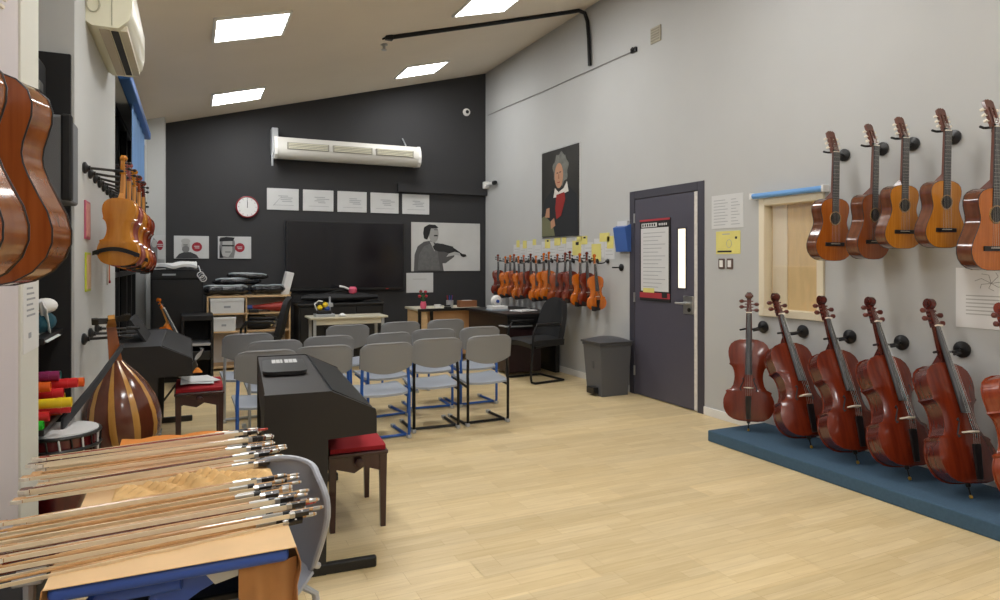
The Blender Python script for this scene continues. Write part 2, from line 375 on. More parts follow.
MB().lathe([(.06, 0), (.055, -.03), (.03, -.04)], 18, (0,0,0), 'y').build('body', M_WHITE, t, True); MB().lathe([(.028, -.045), (.026, -.036)], 14, (0,0,0), 'y').build('lens', M_BLACK, t)
t = thing('security_camera', 'small white corner camera arm with black lens beside the black wall', 'camera', (W, 9.6, 2.6))
MB().bbox(-.09, 0, -.04, .04, -.06, .05, .01).build('mount', M_WHITE, t); MB().bbox(-.07, -.03, -.32, -.03, -.02, .02, .008).build('arm', M_WHITE, t)
MB().lathe([(.03, -.37), (.035, -.31)], 14, (-.05, 0, 0), 'y').build('lens', M_BLACK, t)
# long fan unit on the black wall
t = thing('wall_air_conditioner', 'long white wall fan unit with three louvre grilles on the black wall', 'air conditioner', (1.06, BK-.30, 2.82))
pf = [(.28,0), (.06,-.02), (.0,.03), (-.02,.11), (-.0,.2), (.05,.27), (.28,.28)]
MB().prism(pf, 0, 1.98, 'yz').build('casing', mat('fan_unit_white', '#d4d2cb', .4), t, 50)
MB().prism([(a*1.0-.008*(a < .1), b*1.03-.004) for a, b in pf], 1.98, 2.02, 'yz').build('end_cap', M_WHITE, t); MB().prism([(a-.008*(a < .1), b*1.03-.004) for a, b in pf], -.04, 0, 'yz').build('end_cap', M_WHITE, t)
for k in range(3):
    x0 = .12+k*.61
    g = MB().bbox(x0, x0+.56, -.028, .02, .10, .195, .004, 1).build('grille', mat('grille_grey', '#9d9a8e', .5), t)
    for q in range(4): MB().bbox(x0+.02, x0+.54, -.034, -.02, .112+q*.021, .121+q*.021, .001, 1).build('louvre', M_CREAM, g)
for x in (-.02, 1.82):
    MB().tube([(x, .28, .42), (x, .12, .30), (x, .1, .26)], .01).build('bracket', M_GREYMET, t)
MB().tube([(-.06, .1, .05), (-.06, .1, -.12)], .014).build('drain_pipe', M_GREYMET, t)
MB().bbox(-.065, .02, .1, .29, .05, .40, .006, 1).build('mount_plate', M_GREYMET, t)
# split unit on the left wall
t = thing('wall_air_conditioner', 'cream split air conditioner high on the left wall', 'air conditioner', (XL, 4.06, 2.63))
pf = [(.0,.30), (.0,.02), (.03,0), (.15,.0), (.20,.05), (.215,.12), (.215,.27), (.19,.30)]
MB().prism(pf, 0, 1.04, 'xz').build('casing', M_CREAM, t, 50)
MB().bbox(.11, .145, .06, .98, -.004, .004, .001, 1).build('outlet_slot', M_DARKSLOT, t); MB().bbox(.055, .105, .05, .99, -.006, .004, .002, 1).build('louvre', mat('louvre_tan', '#b9ad97', .5), t); MB().bbox(.15, .19, .05, .99, .0, .03, .002, 1).build('louvre', mat('louvre_tan2', '#c8c0aa', .5), t)
MB().tube([(.035+.03*math.cos(a), -.004, .11+.04*math.sin(a)) for a in [2*PI*k/16 for k in range(16)]], .004, 6, closed=True).build('emblem_ring', mat('emblem', '#b7b49d', .4), t)
MB().bbox(.118, .122, -.003, .0, .01, .29, .0008, 1).build('seam', mat('seam_grey', '#a3a18f', .5), t)
# ------------------------------------------------------------------ things on the black wall
def flat(par, nm, m, poly, off, th=.0012): return MB().prism(poly, -off-th, -off, 'xz').build(nm, m, par)
def rect(x0, x1, z0, z1): return [(x0,z0), (x1,z0), (x1,z1), (x0,z1)]
for i in range(5):
    x = .95+i*.4825
    t = thing('certificate', ORD[i]+' white printed sheet from the clock, in the row above the television', 'sheet', (x, BK, 2.115), 0, 'printed sheets above the television')
    MB().bbox(0, .425, -.012, 0, 0, .30, .002, 1).build('board', M_PAPER, t)
    for k, (a, b) in enumerate([((.15, .28), .19), ((.17, .33), .165), ((.16, .30), .14), ((.2, .3), .115)]): flat(t, 'printed_line', M_INK, rect(a[0]+.01*((i+k) % 3), a[1]+.012*((i*2+k) % 4), b, b+.011), .0121)
    if i == 0: flat(t, 'printed_line', M_INK, [(.08,.06), (.2,.2), (.205,.2), (.09,.06)], .0122); 
    flat(t, 'printed_line', M_INK, rect(.08, .36, .065, .07), .0123)
t = thing('wall_clock', 'round white wall clock with red rim on the black wall', 'clock', (.695, BK, 2.14))
MB().lathe([(.13, 0), (.148, -.01), (.148, -.035), (.135, -.042), (.128, -.03)], 36, (0,0,0), 'y').build('rim', mat('clock_red', '#8e1f2a', .4), t, True)
MB().lathe([(.132, -.034), (.132, -.02)], 36, (0,0,0), 'y').build('face', M_CARD, t)
flat(t, 'hour_hand', M_INKD, [(-.004,-.01), (.004,-.01), (.006,.065), (-.002,.065)], .036); flat(t, 'minute_hand', M_INKD, [(-.003,-.015), (.003,-.015), (.002,.1), (-.004,.1)], .0375)
for k in range(12):
    a = k*PI/6; c_, s_ = math.cos(a), math.sin(a)
    flat(t, 'hour_mark', M_INK, [(c_*.104-s_*.004, s_*.104+c_*.004), (c_*.104+s_*.004, s_*.104-c_*.004), (c_*.122+s_*.004, s_*.122-c_*.004), (c_*.122-s_*.004, s_*.122+c_*.004)], .035)
M_G1, M_G2, M_G3, M_G4 = mat('print_grey_light', '#b4b4b2', .7), mat('print_grey_mid', '#7d7d7d', .7), mat('print_grey_dark', '#3b3b3d', .7), mat('print_grey_black', '#1c1c1e', .7)
M_BADGE = mat('red_badge', '#9d1f31', .6)
def portrait(x, label, style, y=BK, w_=.42, z=1.435):
    t = thing('portrait_print', label, 'poster', (x, y, z))
    MB().bbox(0, w_, -.012, 0, 0, .30, .002, 1).build('board', M_PAPER, t); o = .0121
    if style == 0:      # bearded bust on the lower left
        flat(t, 'printed_figure', M_G3, [(.02,.005), (.30,.005), (.27,.05), (.2,.085), (.13,.09), (.06,.06)], o)
        flat(t, 'printed_figure', M_G1, disc2(.14, .17, .05, .075, 20), o+.0013); flat(t, 'printed_figure', M_G2, disc2(.14, .125, .045, .045, 16), o+.0026)
        flat(t, 'printed_figure', M_G1, disc2(.14, .23, .055, .035, 16), o+.0026); flat(t, 'printed_figure', M_G3, rect(.11, .165, .175, .185), o+.004)
        bx, bz = .275, .155
    elif style == 1:    # close-up face with glasses
        flat(t, 'printed_figure', M_G2, [(.02,.01), (.2,.01), (.22,.12), (.21,.24), (.16,.29), (.03,.29)], o)
        flat(t, 'printed_figure', M_G1, [(.05,.04), (.13,.02), (.18,.1), (.18,.25), (.06,.25)], o+.0013); flat(t, 'printed_figure', M_G4, [(.02,.23), (.19,.24), (.21,.285), (.1,.295), (.02,.27)], o+.0026)
        flat(t, 'printed_figure', M_G4, rect(.05, .2, .165, .185), o+.0026); flat(t, 'printed_figure', M_G4, [(.02,.01), (.07,.01), (.04,.09), (.02,.2)], o+.0026); flat(t, 'printed_figure', M_G3, rect(.09, .16, .085, .095), o+.0026)
        bx, bz = .275, .15
    else:
        flat(t, 'printed_figure', M_G2, [(.03,.01), (.11,.01), (.11,.22), (.07,.27), (.04,.2)], o); flat(t, 'printed_figure', M_G1, disc2(.075, .2, .03, .05, 16), o+.0013)
        bx, bz = .14, .18
    k = flat(t, 'badge', M_BADGE, disc2(bx, bz, .062 if style < 2 else .035, .062, 24), o+.0015)
    for q in range(2): flat(t, 'badge_line', M_PAPER, rect(bx-.035+.008*q, bx+.03, bz+.004-.022*q, bz+.013-.022*q), o+.003)
portrait(-.205, 'grey portrait print of a bearded bust with red round badge', 0)
portrait(.325, 'grey portrait print of a face in glasses with red round badge', 1)
portrait(-.49, 'narrow portrait print with red badge on the white column end', 2, 9.3, .185, 1.42)
t = thing('television', 'large black flat screen television on the black wall', 'television', (1.19, BK, .98))
MB().bbox(0, 1.70, -.075, -.01, 0, .99, .008).build('casing', M_BLACK, t)
MB().box(.02, 1.68, -.078, -.07, .04, .97).build('screen', mat('tv_screen', '#15141a', .12), t)
MB().bbox(.3, 1.4, -.02, 0, .2, .8, .003, 1).build('wall_mount', M_BLKMET, t); MB().bbox(1.42, 1.46, -.079, -.07, .012, .022, .001, 1).build('power_light', mat('power_red', '#c22a1d', .5), t)
t = thing('photo_poster', 'black and white poster of a violin player on the black wall', 'poster', (3.02, BK, 1.25))
MB().bbox(0, 1.13, -.012, 0, 0, .745, .002, 1).build('board', mat('poster_grey', '#c9c9c7', .6, var=.08, vscale=2), t); o = .0121
flat(t, 'printed_jacket', mat('print_jacket', '#565657', .7), [(.04,.0), (.05,.25), (.1,.38), (.2,.45), (.32,.47), (.44,.4), (.5,.32), (.62,.3), (.72,.34), (.69,.22), (.55,.12), (.5,.12), (.52,0)], o)
flat(t, 'printed_jacket', mat('print_jacket_light', '#686868', .7, var=.12, vscale=25), [(.1,.02), (.12,.25), (.2,.38), (.3,.42), (.42,.3), (.46,.02)], o+.0013)
flat(t, 'printed_shirt', M_G1, [(.29,.46), (.35,.44), (.38,.36), (.37,.3), (.33,.38)], o+.0026)
flat(t, 'printed_face', mat('print_face', '#a2a2a0', .7), disc2(.355, .57, .08, .13, 20), o+.0026)
flat(t, 'printed_hair', M_G4, [(.2,.5), (.185,.58), (.2,.67), (.28,.715), (.38,.71), (.43,.67), (.4,.655), (.31,.655), (.285,.56), (.25,.48)], o+.004)
flat(t, 'printed_moustache', M_G4, rect(.36, .42, .535, .555), o+.004); flat(t, 'printed_brow', M_G3, rect(.36, .42, .63, .64), o+.004)
flat(t, 'printed_violin', mat('print_violin', '#2d2d2e', .7), [(.34,.38), (.36,.33), (.44,.3), (.52,.3), (.62,.27), (.70,.3), (.67,.38), (.58,.4), (.5,.42), (.4,.43)], o+.004)
flat(t, 'printed_violin_neck', M_G4, [(.66,.32), (.84,.215), (.9,.23), (.88,.26), (.83,.265), (.68,.36)], o+.0045)
flat(t, 'printed_hand', M_G1, [(.56,.22), (.72,.25), (.8,.24), (.78,.28), (.7,.3), (.6,.27)], o+.0055)
t = thing('notice_sheet', 'plain white sheet pinned below the violin player poster', 'sheet', (2.945, BK, .925))
MB().bbox(0, .425, -.006, 0, 0, .30, .001, 1).build('sheet', M_PAPER, t); flat(t, 'printed_line', M_G1, rect(.1, .32, .2, .21), .0061)
# ------------------------------------------------------------------ things on the grey right wall
def onright(nm, label, cat, y, z, group=None): return thing(nm, label, cat, (W, y, z), -PI/2, group)   # local x runs to -Y, front is -x world
t = onright('framed_portrait', 'tall painted portrait of a man in dark coat and red scarf', 'painting', 7.81, 1.715)
pw, ph = .93, 1.11
MB().bbox(0, pw, -.02, 0, 0, ph, .003, 1).build('canvas', mat('portrait_ground', '#2b2a27', .5, var=.25, vscale=3), t); o = .0201
MC, MSK, MH, MSC, MW, MO = mat('portrait_coat', '#202327', .6), mat('portrait_skin', '#b98a6c', .6), mat('portrait_hair', '#6f706a', .7, var=.2, vscale=20), mat('portrait_scarf', '#8e2420', .6), mat('portrait_collar', '#d6d2ca', .6), mat('portrait_olive', '#6f6f52', .6)
flat(t, 'painted_coat', MC, [(.02,.0), (.0,.3), (.1,.5), (.28,.6), (.7,.62), (.88,.5), (.92,0)], o)
flat(t, 'painted_hair', MH, [(.5+(.19+.022*math.sin(7*q))*math.cos(q), .85+(.205+.02*math.sin(9*q+1))*math.sin(q)) for q in [2*PI*k/48 for k in range(48)]], o+.0013); flat(t, 'painted_face', MSK, disc2(.46, .77, .105, .16, 24), o+.0026)
flat(t, 'painted_collar', MW, [(.32,.5), (.36,.62), (.45,.56), (.58,.6), (.66,.68), (.7,.55), (.56,.53), (.44,.5)], o+.0028)
flat(t, 'painted_scarf', MSC, [(.4,.53), (.6,.55), (.62,.46), (.52,.26), (.4,.22), (.37,.36)], o+.004)
flat(t, 'painted_sheet', MO, [(.01,.01), (.01,.26), (.1,.28), (.3,.16), (.36,.01)], o+.0026); flat(t, 'painted_hand', MSK, [(.1,.26), (.14,.37), (.22,.38), (.22,.25)], o+.004); flat(t, 'painted_hand', MSK, [(.26,.1), (.25,.2), (.34,.24), (.37,.14)], o+.004)
flat(t, 'painted_eye', MC, rect(.405, .445, .80, .812), o+.004); flat(t, 'painted_eye', MC, rect(.475, .52, .805, .817), o+.004); MB().tube([(-.008, -.006, -.008), (pw+.008, -.006, -.008), (pw+.008, -.006, ph+.008), (-.008, -.006, ph+.008)], .008, 4, closed=True).build('pale_edge', M_PAPER, t); flat(t, 'painted_mouth', MSC, rect(.425, .49, .68, .69), o+.004); flat(t, 'painted_nose', mat('portrait_skin_shade', '#96694f', .6), [(.44,.73), (.475,.73), (.465,.79), (.452,.79)], o+.004)
# sheets of notes above the violins
yy = 8.70; k = 0
while yy > 6.25:
    t = onright('notes_sheet', ORD[k]+' white paper sheet from the black wall, pinned above the violins', 'sheet', yy, 1.44 - .02*(k % 2), 'white note sheets above the violins')
    MB().bbox(0, .20, -.003, 0, 0, .20+.02*(k % 3), .0008, 1).build('sheet', M_PAPER, t)
    for q in range(3): flat(t, 'printed_line', M_G1, rect(.03, .15+.01*((k+q) % 3), .05+.04*q, .058+.04*q), .0031)
    yy -= .213; k += 1
for k, (y, z, wd, h) in enumerate(sorted(((8.4, 1.58, .12, .11), (8.1, 1.62, .1, .08), (7.75, 1.57, .14, .12), (7.5, 1.60, .16, .1), (7.05, 1.47, .2, .18), (6.85, 1.6, .14, .1), (6.62, 1.40, .2, .2), (6.45, 1.62, .2, .1), (6.30, 1.54, .13, .14), (8.6, 1.6, .1, .1), (7.3, 1.62, .1, .08), (6.95, 1.64, .12, .06)), reverse=True)):
    t = onright('sticky_note', ORD[k]+' yellow note from the black wall, stuck above the violins', 'note', y, z, 'yellow notes above the violins')
    MB().bbox(0, wd, -.006, -.0035, 0, h, .0006, 1).build('sheet', M_YEL, t)
    if k in (3, 6, 8): flat(t, 'printed_mark', M_G4, rect(wd*.4, wd*.75, h*.7, h*.9), .0061)
t = onright('file_pocket', 'blue plastic file pocket hung beside the grey door', 'file pocket', 6.06, 1.50)
MB().add([(0,0,0), (.22,0,0), (.22,0,.30), (0,0,.30), (0,-.05,0), (.22,-.05,0), (.22,-.09,.26), (0,-.09,.26)], [(0,3,2,1), (4,5,6,7), (0,1,5,4), (1,2,6,5), (2,3,7,6), (3,0,4,7)]).build('pocket', mat('file_blue', '#3f63a8', .45), t)
MB().bbox(.02, .2, -.05, -.01, .05, .33, .003, 1).build('papers', M_PAPER, t)
t = onright('door_notice', 'long text notice in black frame with red bar on the grey door', 'notice', 5.68, .995); t.location.x = W-.0035
MB().bbox(0, .48, -.012, 0, 0, .83, .002, 1).build('backing', M_BLACKM, t); o = .0121
flat(t, 'printed_sheet', M_PAPER, rect(.02, .46, .1, .74), o); flat(t, 'red_bar', mat('notice_red', '#a8323c', .6), rect(0, .48, .81, .83), o); flat(t, 'red_bar', mat('notice_red', '#a8323c', .6), rect(.0, .48, .03, .085), o)
flat(t, 'heading_block', M_PAPER, rect(.03, .28, .75, .79), o)
for k in range(6): flat(t, 'heading_letter', M_INKD, rect(.045+k*.038, .066+k*.038, .757, .783), o+.0013)
for k in range(5): flat(t, 'heading_letter', M_PAPER, rect(.31+k*.027, .326+k*.027, .76, .782), o)
for k in range(15): flat(t, 'printed_line', M_INK, rect(.06, .3+.11*((k*7) % 3)/2, .14+k*.039, .147+k*.039), o+.0013)
flat(t, 'printed_patch', M_YEL, rect(.06, .24, .085, .13), o+.0026); flat(t, 'printed_patch', M_G4, rect(.36, .44, .04, .09), o+.0026)
t = onright('notice_sheet', 'white printed timetable sheet beside the grey door frame', 'sheet', 4.64, 1.685)
MB().bbox(0, .38, -.004, 0, 0, .295, .001, 1).build('sheet', M_PAPER, t)
for k in range(9): flat(t, 'printed_line', M_INK, rect(.03, .2 if k % 2 else .17, .03+k*.027, .036+k*.027), .0041); flat(t, 'printed_line', M_INK, rect(.24, .34-.02*(k % 3), .03+k*.027, .036+k*.027), .0041)
t = onright('notice_sheet', 'yellow printed notice above the two light switches', 'sheet', 4.585, 1.46)
MB().bbox(0, .29, -.004, 0, 0, .20, .001, 1).build('sheet', M_YEL, t)
flat(t, 'printed_line', M_G4, rect(.02, .19, .015, .03), .0041); flat(t, 'printed_line', M_INKD, rect(.23, .255, .13, .15), .0041); flat(t, 'printed_line', M_INK, rect(.08, .17, .17, .178), .0041)
MB().tube([(.16+.03*math.cos(a), -.0045, .09+.035*math.sin(a)) for a in [2*PI*k/14 for k in range(14)]], .002, 5, closed=True).build('printed_ring', M_INK, t)
for y in (4.515, 4.415):
    t = onright('light_switch', 'white light switch in dark frame, the one nearer the ' + ('door' if y > 4.45 else 'small window'), 'switch', y, 1.375, 'light switches by the door')
    MB().prism(rrect(-.035, .035, -.045, .045, .008), -.008, 0).build('frame_plate', mat('switch_frame', '#5d4a44', .5), t); MB().bbox(-.02, .02, -.013, -.006, -.03, .03, .002, 1).build('rocker', M_WHITE, t)
t = onright('music_poster', 'white poster with drawing and text lines behind the cellos', 'poster', 2.53, .995)
MB().bbox(0, .42, -.004, 0, 0, .36, .001, 1).build('sheet', mat('poster_white', '#e2e2e2', .7), t)
for k in range(6): flat(t, 'printed_line', M_G1, rect(.06, .36, .08+k*.022, .087+k*.022), .0041)
for k in range(7):
    a = k*PI/3.5; MB().tube([(.2, -.0045, .27), (.2+.06*math.cos(a), -.0045, .28+.04*math.sin(a)), (.2+.09*math.cos(a+.4), -.0045, .28+.055*math.sin(a+.4))], .0015, 5).build('printed_stroke', M_G2, t)

# ------------------------------------------------------------------ violin family (origin at the tail end, neck up +Z, front faces -Y)
VO = [(0,.0), (.10,.003), (.17,.018), (.225,.05), (.262,.095), (.284,.15), (.29,.2), (.286,.255), (.268,.305), (.252,.335), (.262,.352), (.245,.366), (.2,.385), (.174,.43), (.161,.49), (.158,.535), (.163,.59), (.18,.64), (.205,.668),
      (.224,.682), (.214,.698), (.219,.73), (.232,.785), (.235,.83), (.228,.88), (.205,.93), (.16,.968), (.09,.992), (.0,1.0)]
def plate(out, L, grow, y_edge, arch, sgn, th):
    # arched plate over the outline, edge at y_edge, bulging along sgn*y
    mb = MB(); T = (-1, -.82, -.5, 0, .5, .82, 1); n = len(out); nt = len(T); vs_ = []
    zc = .5
    for layer in (0, 1):
        for (wd, z) in out:
            wz = (wd*L+grow if wd > 0 else .004); zz = zc*L+(z-zc)*(L+2*grow)
            e = min(1, max(0, math.sin(PI*min(max(z, 0), 1)))**.6)
            for q in T:
                h = arch*e*(1-abs(q)**2.2) if layer else 0
                vs_.append((wz*q, y_edge+sgn*((th+h) if layer else 0), zz))
    fs_ = []; N = n*nt
    for i in range(n-1):
        for k in range(nt-1):
            q = (i*nt+k, i*nt+k+1, (i+1)*nt+k+1, (i+1)*nt+k); fs_ += [q, tuple(N+x for x in reversed(q))]
        for k in (0, nt-1): fs_.append((i*nt+k, (i+1)*nt+k, N+(i+1)*nt+k, N+i*nt+k))
    for i in (0, n-1):
        for k in range(nt-1): fs_.append((i*nt+k, i*nt+k+1, N+i*nt+k+1, N+i*nt+k))
    mb.add(vs_, fs_); return mb
def ring(out, L): return [(wd*L, z*L) for wd, z in out] + [(-wd*L, z*L) for wd, z in reversed(out[1:-1])]
def fhole(L, s, yf):
    pts = [(.072, .50), (.060, .515), (.053, .495), (.068, .46), (.085, .42), (.10, .385), (.094, .362), (.082, .375)]
    return MB().tube([(s*x*L, yf(x*L*s, z*L), z*L) for x, z in pts], .0045*L, 6, rs=[.011*L, .010*L, .005*L, .007*L, .008*L, .007*L, .008*L, .012*L])
def fiddle(name, label, cat, body_m, rib_m, L=.356, fbw=1, shoulder=False, neck_m=None, rib=.03, neck=.13, head=.104, chin=True, pin=0, group=None, pegm=None, back_m=None):
    t = thing(name, label, cat, (0,0,0), 0, group); k = L/.356; th = .0035*k; arch = .014*k; g = .003*k
    rg = rib; back_m = back_m or body_m; pegm = pegm or M_EBONY
    plate(VO, L, g, rg/2, arch, 1, th).build('back_plate', back_m, t, 35)
    MB().prism(ring(VO, L), -rg/2, rg/2).build('ribs', rib_m, t, 35)
    top = plate(VO, L, g, -rg/2, arch, -1, th).build('top_plate', body_m, t, 35)
    def yf(x, z):
        return -rg/2-th-arch*math.sin(PI*z/L)**.6*(1-min(1, abs(x)/(.19*L))**2.2)*.97
    for s in (-1, 1): fhole(L, s, yf).build('f_hole', M_DARKSLOT, top, True)
    y0 = -rg/2-th
    # neck with heel, fingerboard
    zN = L+neck*k
    MB().add([(-.014*k, y0, L-.01*k), (.014*k, y0, L-.01*k), (.012*k, y0-.004*k, zN), (-.012*k, y0-.004*k, zN), (-.012*k, rg/2, L-.006*k), (.012*k, rg/2, L-.006*k), (.010*k, y0+.014*k, L+.03*k), (-.010*k, y0+.014*k, L+.03*k), (.008*k, y0+.012*k, zN), (-.008*k, y0+.012*k, zN)],
             [(0,1,2,3), (0,4,5,1), (4,7,6,5), (7,9,8,6), (3,2,8,9), (0,3,9,7,4), (1,5,6,8,2)]).build('neck', neck_m or rib_m, t)
    zb = .56*L; fo = []
    for z, wd, h in ((zb, .021*k*fbw, -.030*k), (zN, .012*k*fbw, -.008*k)):
        fo += [(-wd, y0+h+.008*k, z), (-wd, y0+h+.002*k, z), (-wd*.5, y0+h-.002*k, z), (wd*.5, y0+h-.002*k, z), (wd, y0+h+.002*k, z), (wd, y0+h+.008*k, z)]
    MB().add(fo, [(0,1,2,3,4,5), tuple(range(11, 5, -1))]+[(i, (i+1) % 6, 6+(i+1) % 6, 6+i) for i in range(6)]).build('fingerboard', M_EBONYG, t)
    MB().box(-.012*k, .012*k, y0-.014*k, y0-.004*k, zN, zN+.004*k).build('nut', M_BONE, t)
    # pegbox and scroll
    hl = head*k; mb = MB()
    mb.add([(-.012*k, y0-.006*k, zN), (.012*k, y0-.006*k, zN), (.012*k, y0+.014*k, zN), (-.012*k, y0+.014*k, zN), (-.008*k, y0+.004*k, zN+hl*.72), (.008*k, y0+.004*k, zN+hl*.72), (.008*k, y0+.02*k, zN+hl*.72), (-.008*k, y0+.02*k, zN+hl*.72)],
           [(0,3,2,1), (4,5,6,7), (0,1,5,4), (1,2,6,5), (2,3,7,6), (3,0,4,7)])
    cz_, cy_ = zN+hl*.83, y0+.006*k
    spiral = []
    for q in range(19):
        a = RAD(-60+q*30); r = (.019-.0009*q)*k
        spiral.append((cy_+r*math.cos(a), cz_+r*math.sin(a)))
    mb.prism(disc2(cy_, cz_, .0175*k, .0175*k, 18), -.009*k, .009*k, 'yz'); mb.prism(disc2(cy_-.002*k, cz_, .012*k, .012*k, 14), -.014*k, .014*k, 'yz'); mb.prism(disc2(cy_-.003*k, cz_, .006*k, .006*k, 10), -.018*k, .018*k, 'yz')
    mb.build('scroll', rib_m, t, 40)
    for q, s in ((.16, 1), (.3, -1), (.44, 1), (.58, -1)):
        zz = zN+hl*q; yy = y0+.006*k
        MB().lathe([(.0028*k, -.018*k), (.0035*k, .02*k), (.004*k, .022*k), (.0085*k, .028*k), (.0085*k, .036*k), (.003*k, .042*k)], 8, (0,0,0), 'x').xf(Matrix.Translation((0, yy, zz)) @ Matrix.Diagonal((s, 1, 1, 1))).build('peg', pegm, t, True)
    # bridge, tailpiece, strings
    zB = .40*L; yt = yf(0, zB); bh = .030*k
    MB().prism([(-.021*k, 0), (-.012*k, 0), (0, .006*k), (.012*k, 0), (.021*k, 0), (.018*k, .02*k), (.012*k, bh), (-.012*k, bh), (-.018*k, .02*k)], -.002*k, .002*k, 'xy').xf(Matrix.Translation((0, yt, zB)) @ Matrix(((1,0,0,0), (0,-1,0,0), (0,0,1,0), (0,0,0,1)))).build('bridge', M_BONE, t)
    ytl = yf(0, .1*L)-.006*k; tw = .02*k*(1 if fbw == 1 else .62)
    MB().add([(-.009*k, ytl, .02*L), (.009*k, ytl, .02*L), (tw, yt-.016*k, .30*L), (-tw, yt-.016*k, .30*L), (-.009*k, ytl-.007*k, .02*L), (.009*k, ytl-.007*k, .02*L), (tw, yt-.024*k, .30*L), (-tw, yt-.024*k, .30*L)],
             [(0,1,2,3), (7,6,5,4), (0,4,5,1), (1,5,6,2), (2,6,7,3), (3,7,4,0)]).build('tailpiece', M_EBONY, t)
    mb = MB()
    for q in range(4):
        xx = (q-1.5)/1.5
        mb.tube([(xx*.011*k, yt-.022*k, .30*L), (xx*.011*k, yt-bh-.0005, zB), (xx*.0085*k*fbw, y0-.014*k, zN), (xx*.004*k, y0, zN+hl*(.2+.1*q))], .0006*k if k < 1.5 else .0003*k, 4)
    mb.build('strings', M_STRING, t)
    if chin: MB().sheet(lambda u, v: (-.075*k+u*.095*k, y0-.018*k-.008*k*math.sin(PI*u), -.006*k+v*.055*k*(1-.5*u)), 6, 3, .008*k).build('chin_rest', M_EBONY, t, True)
    if chin: MB().bbox(-.05*k, -.02*k, y0-.014*k, rg/2+.006*k, -.012*k, -.004*k, .001, 1).build('chin_clamp', M_EBONY, t)
    if shoulder: MB().sheet(lambda u, v: ((u-.5)*.24*k, rg/2+.034*k-.02*(2*u-1)**2*k, .045*k+v*.022*k+.03*k*math.sin(PI*u)), 12, 2, .007*k).build('shoulder_rest', M_BLACKM, t, True)
    if shoulder:
        for q in (-.1, .1): MB().bbox(q*k-.008*k, q*k+.008*k, rg/2+.0*k, rg/2+.022*k, .05*k, .065*k, .002, 1).build('rest_foot', M_BLACKM, t)
    if pin:
        MB().lathe([(.014, .0), (.012, -.02), (.004, -.024), (.004, -pin+.012)], 10).build('endpin', M_BLKMET, t, True); MB().lathe([(.004, -pin), (.009, -pin+.004), (.009, -pin+.016), (.004, -pin+.02)], 10).build('pin_tip', mat('brass', '#c9a14a', .3, metal=.8), t, True)
    return t
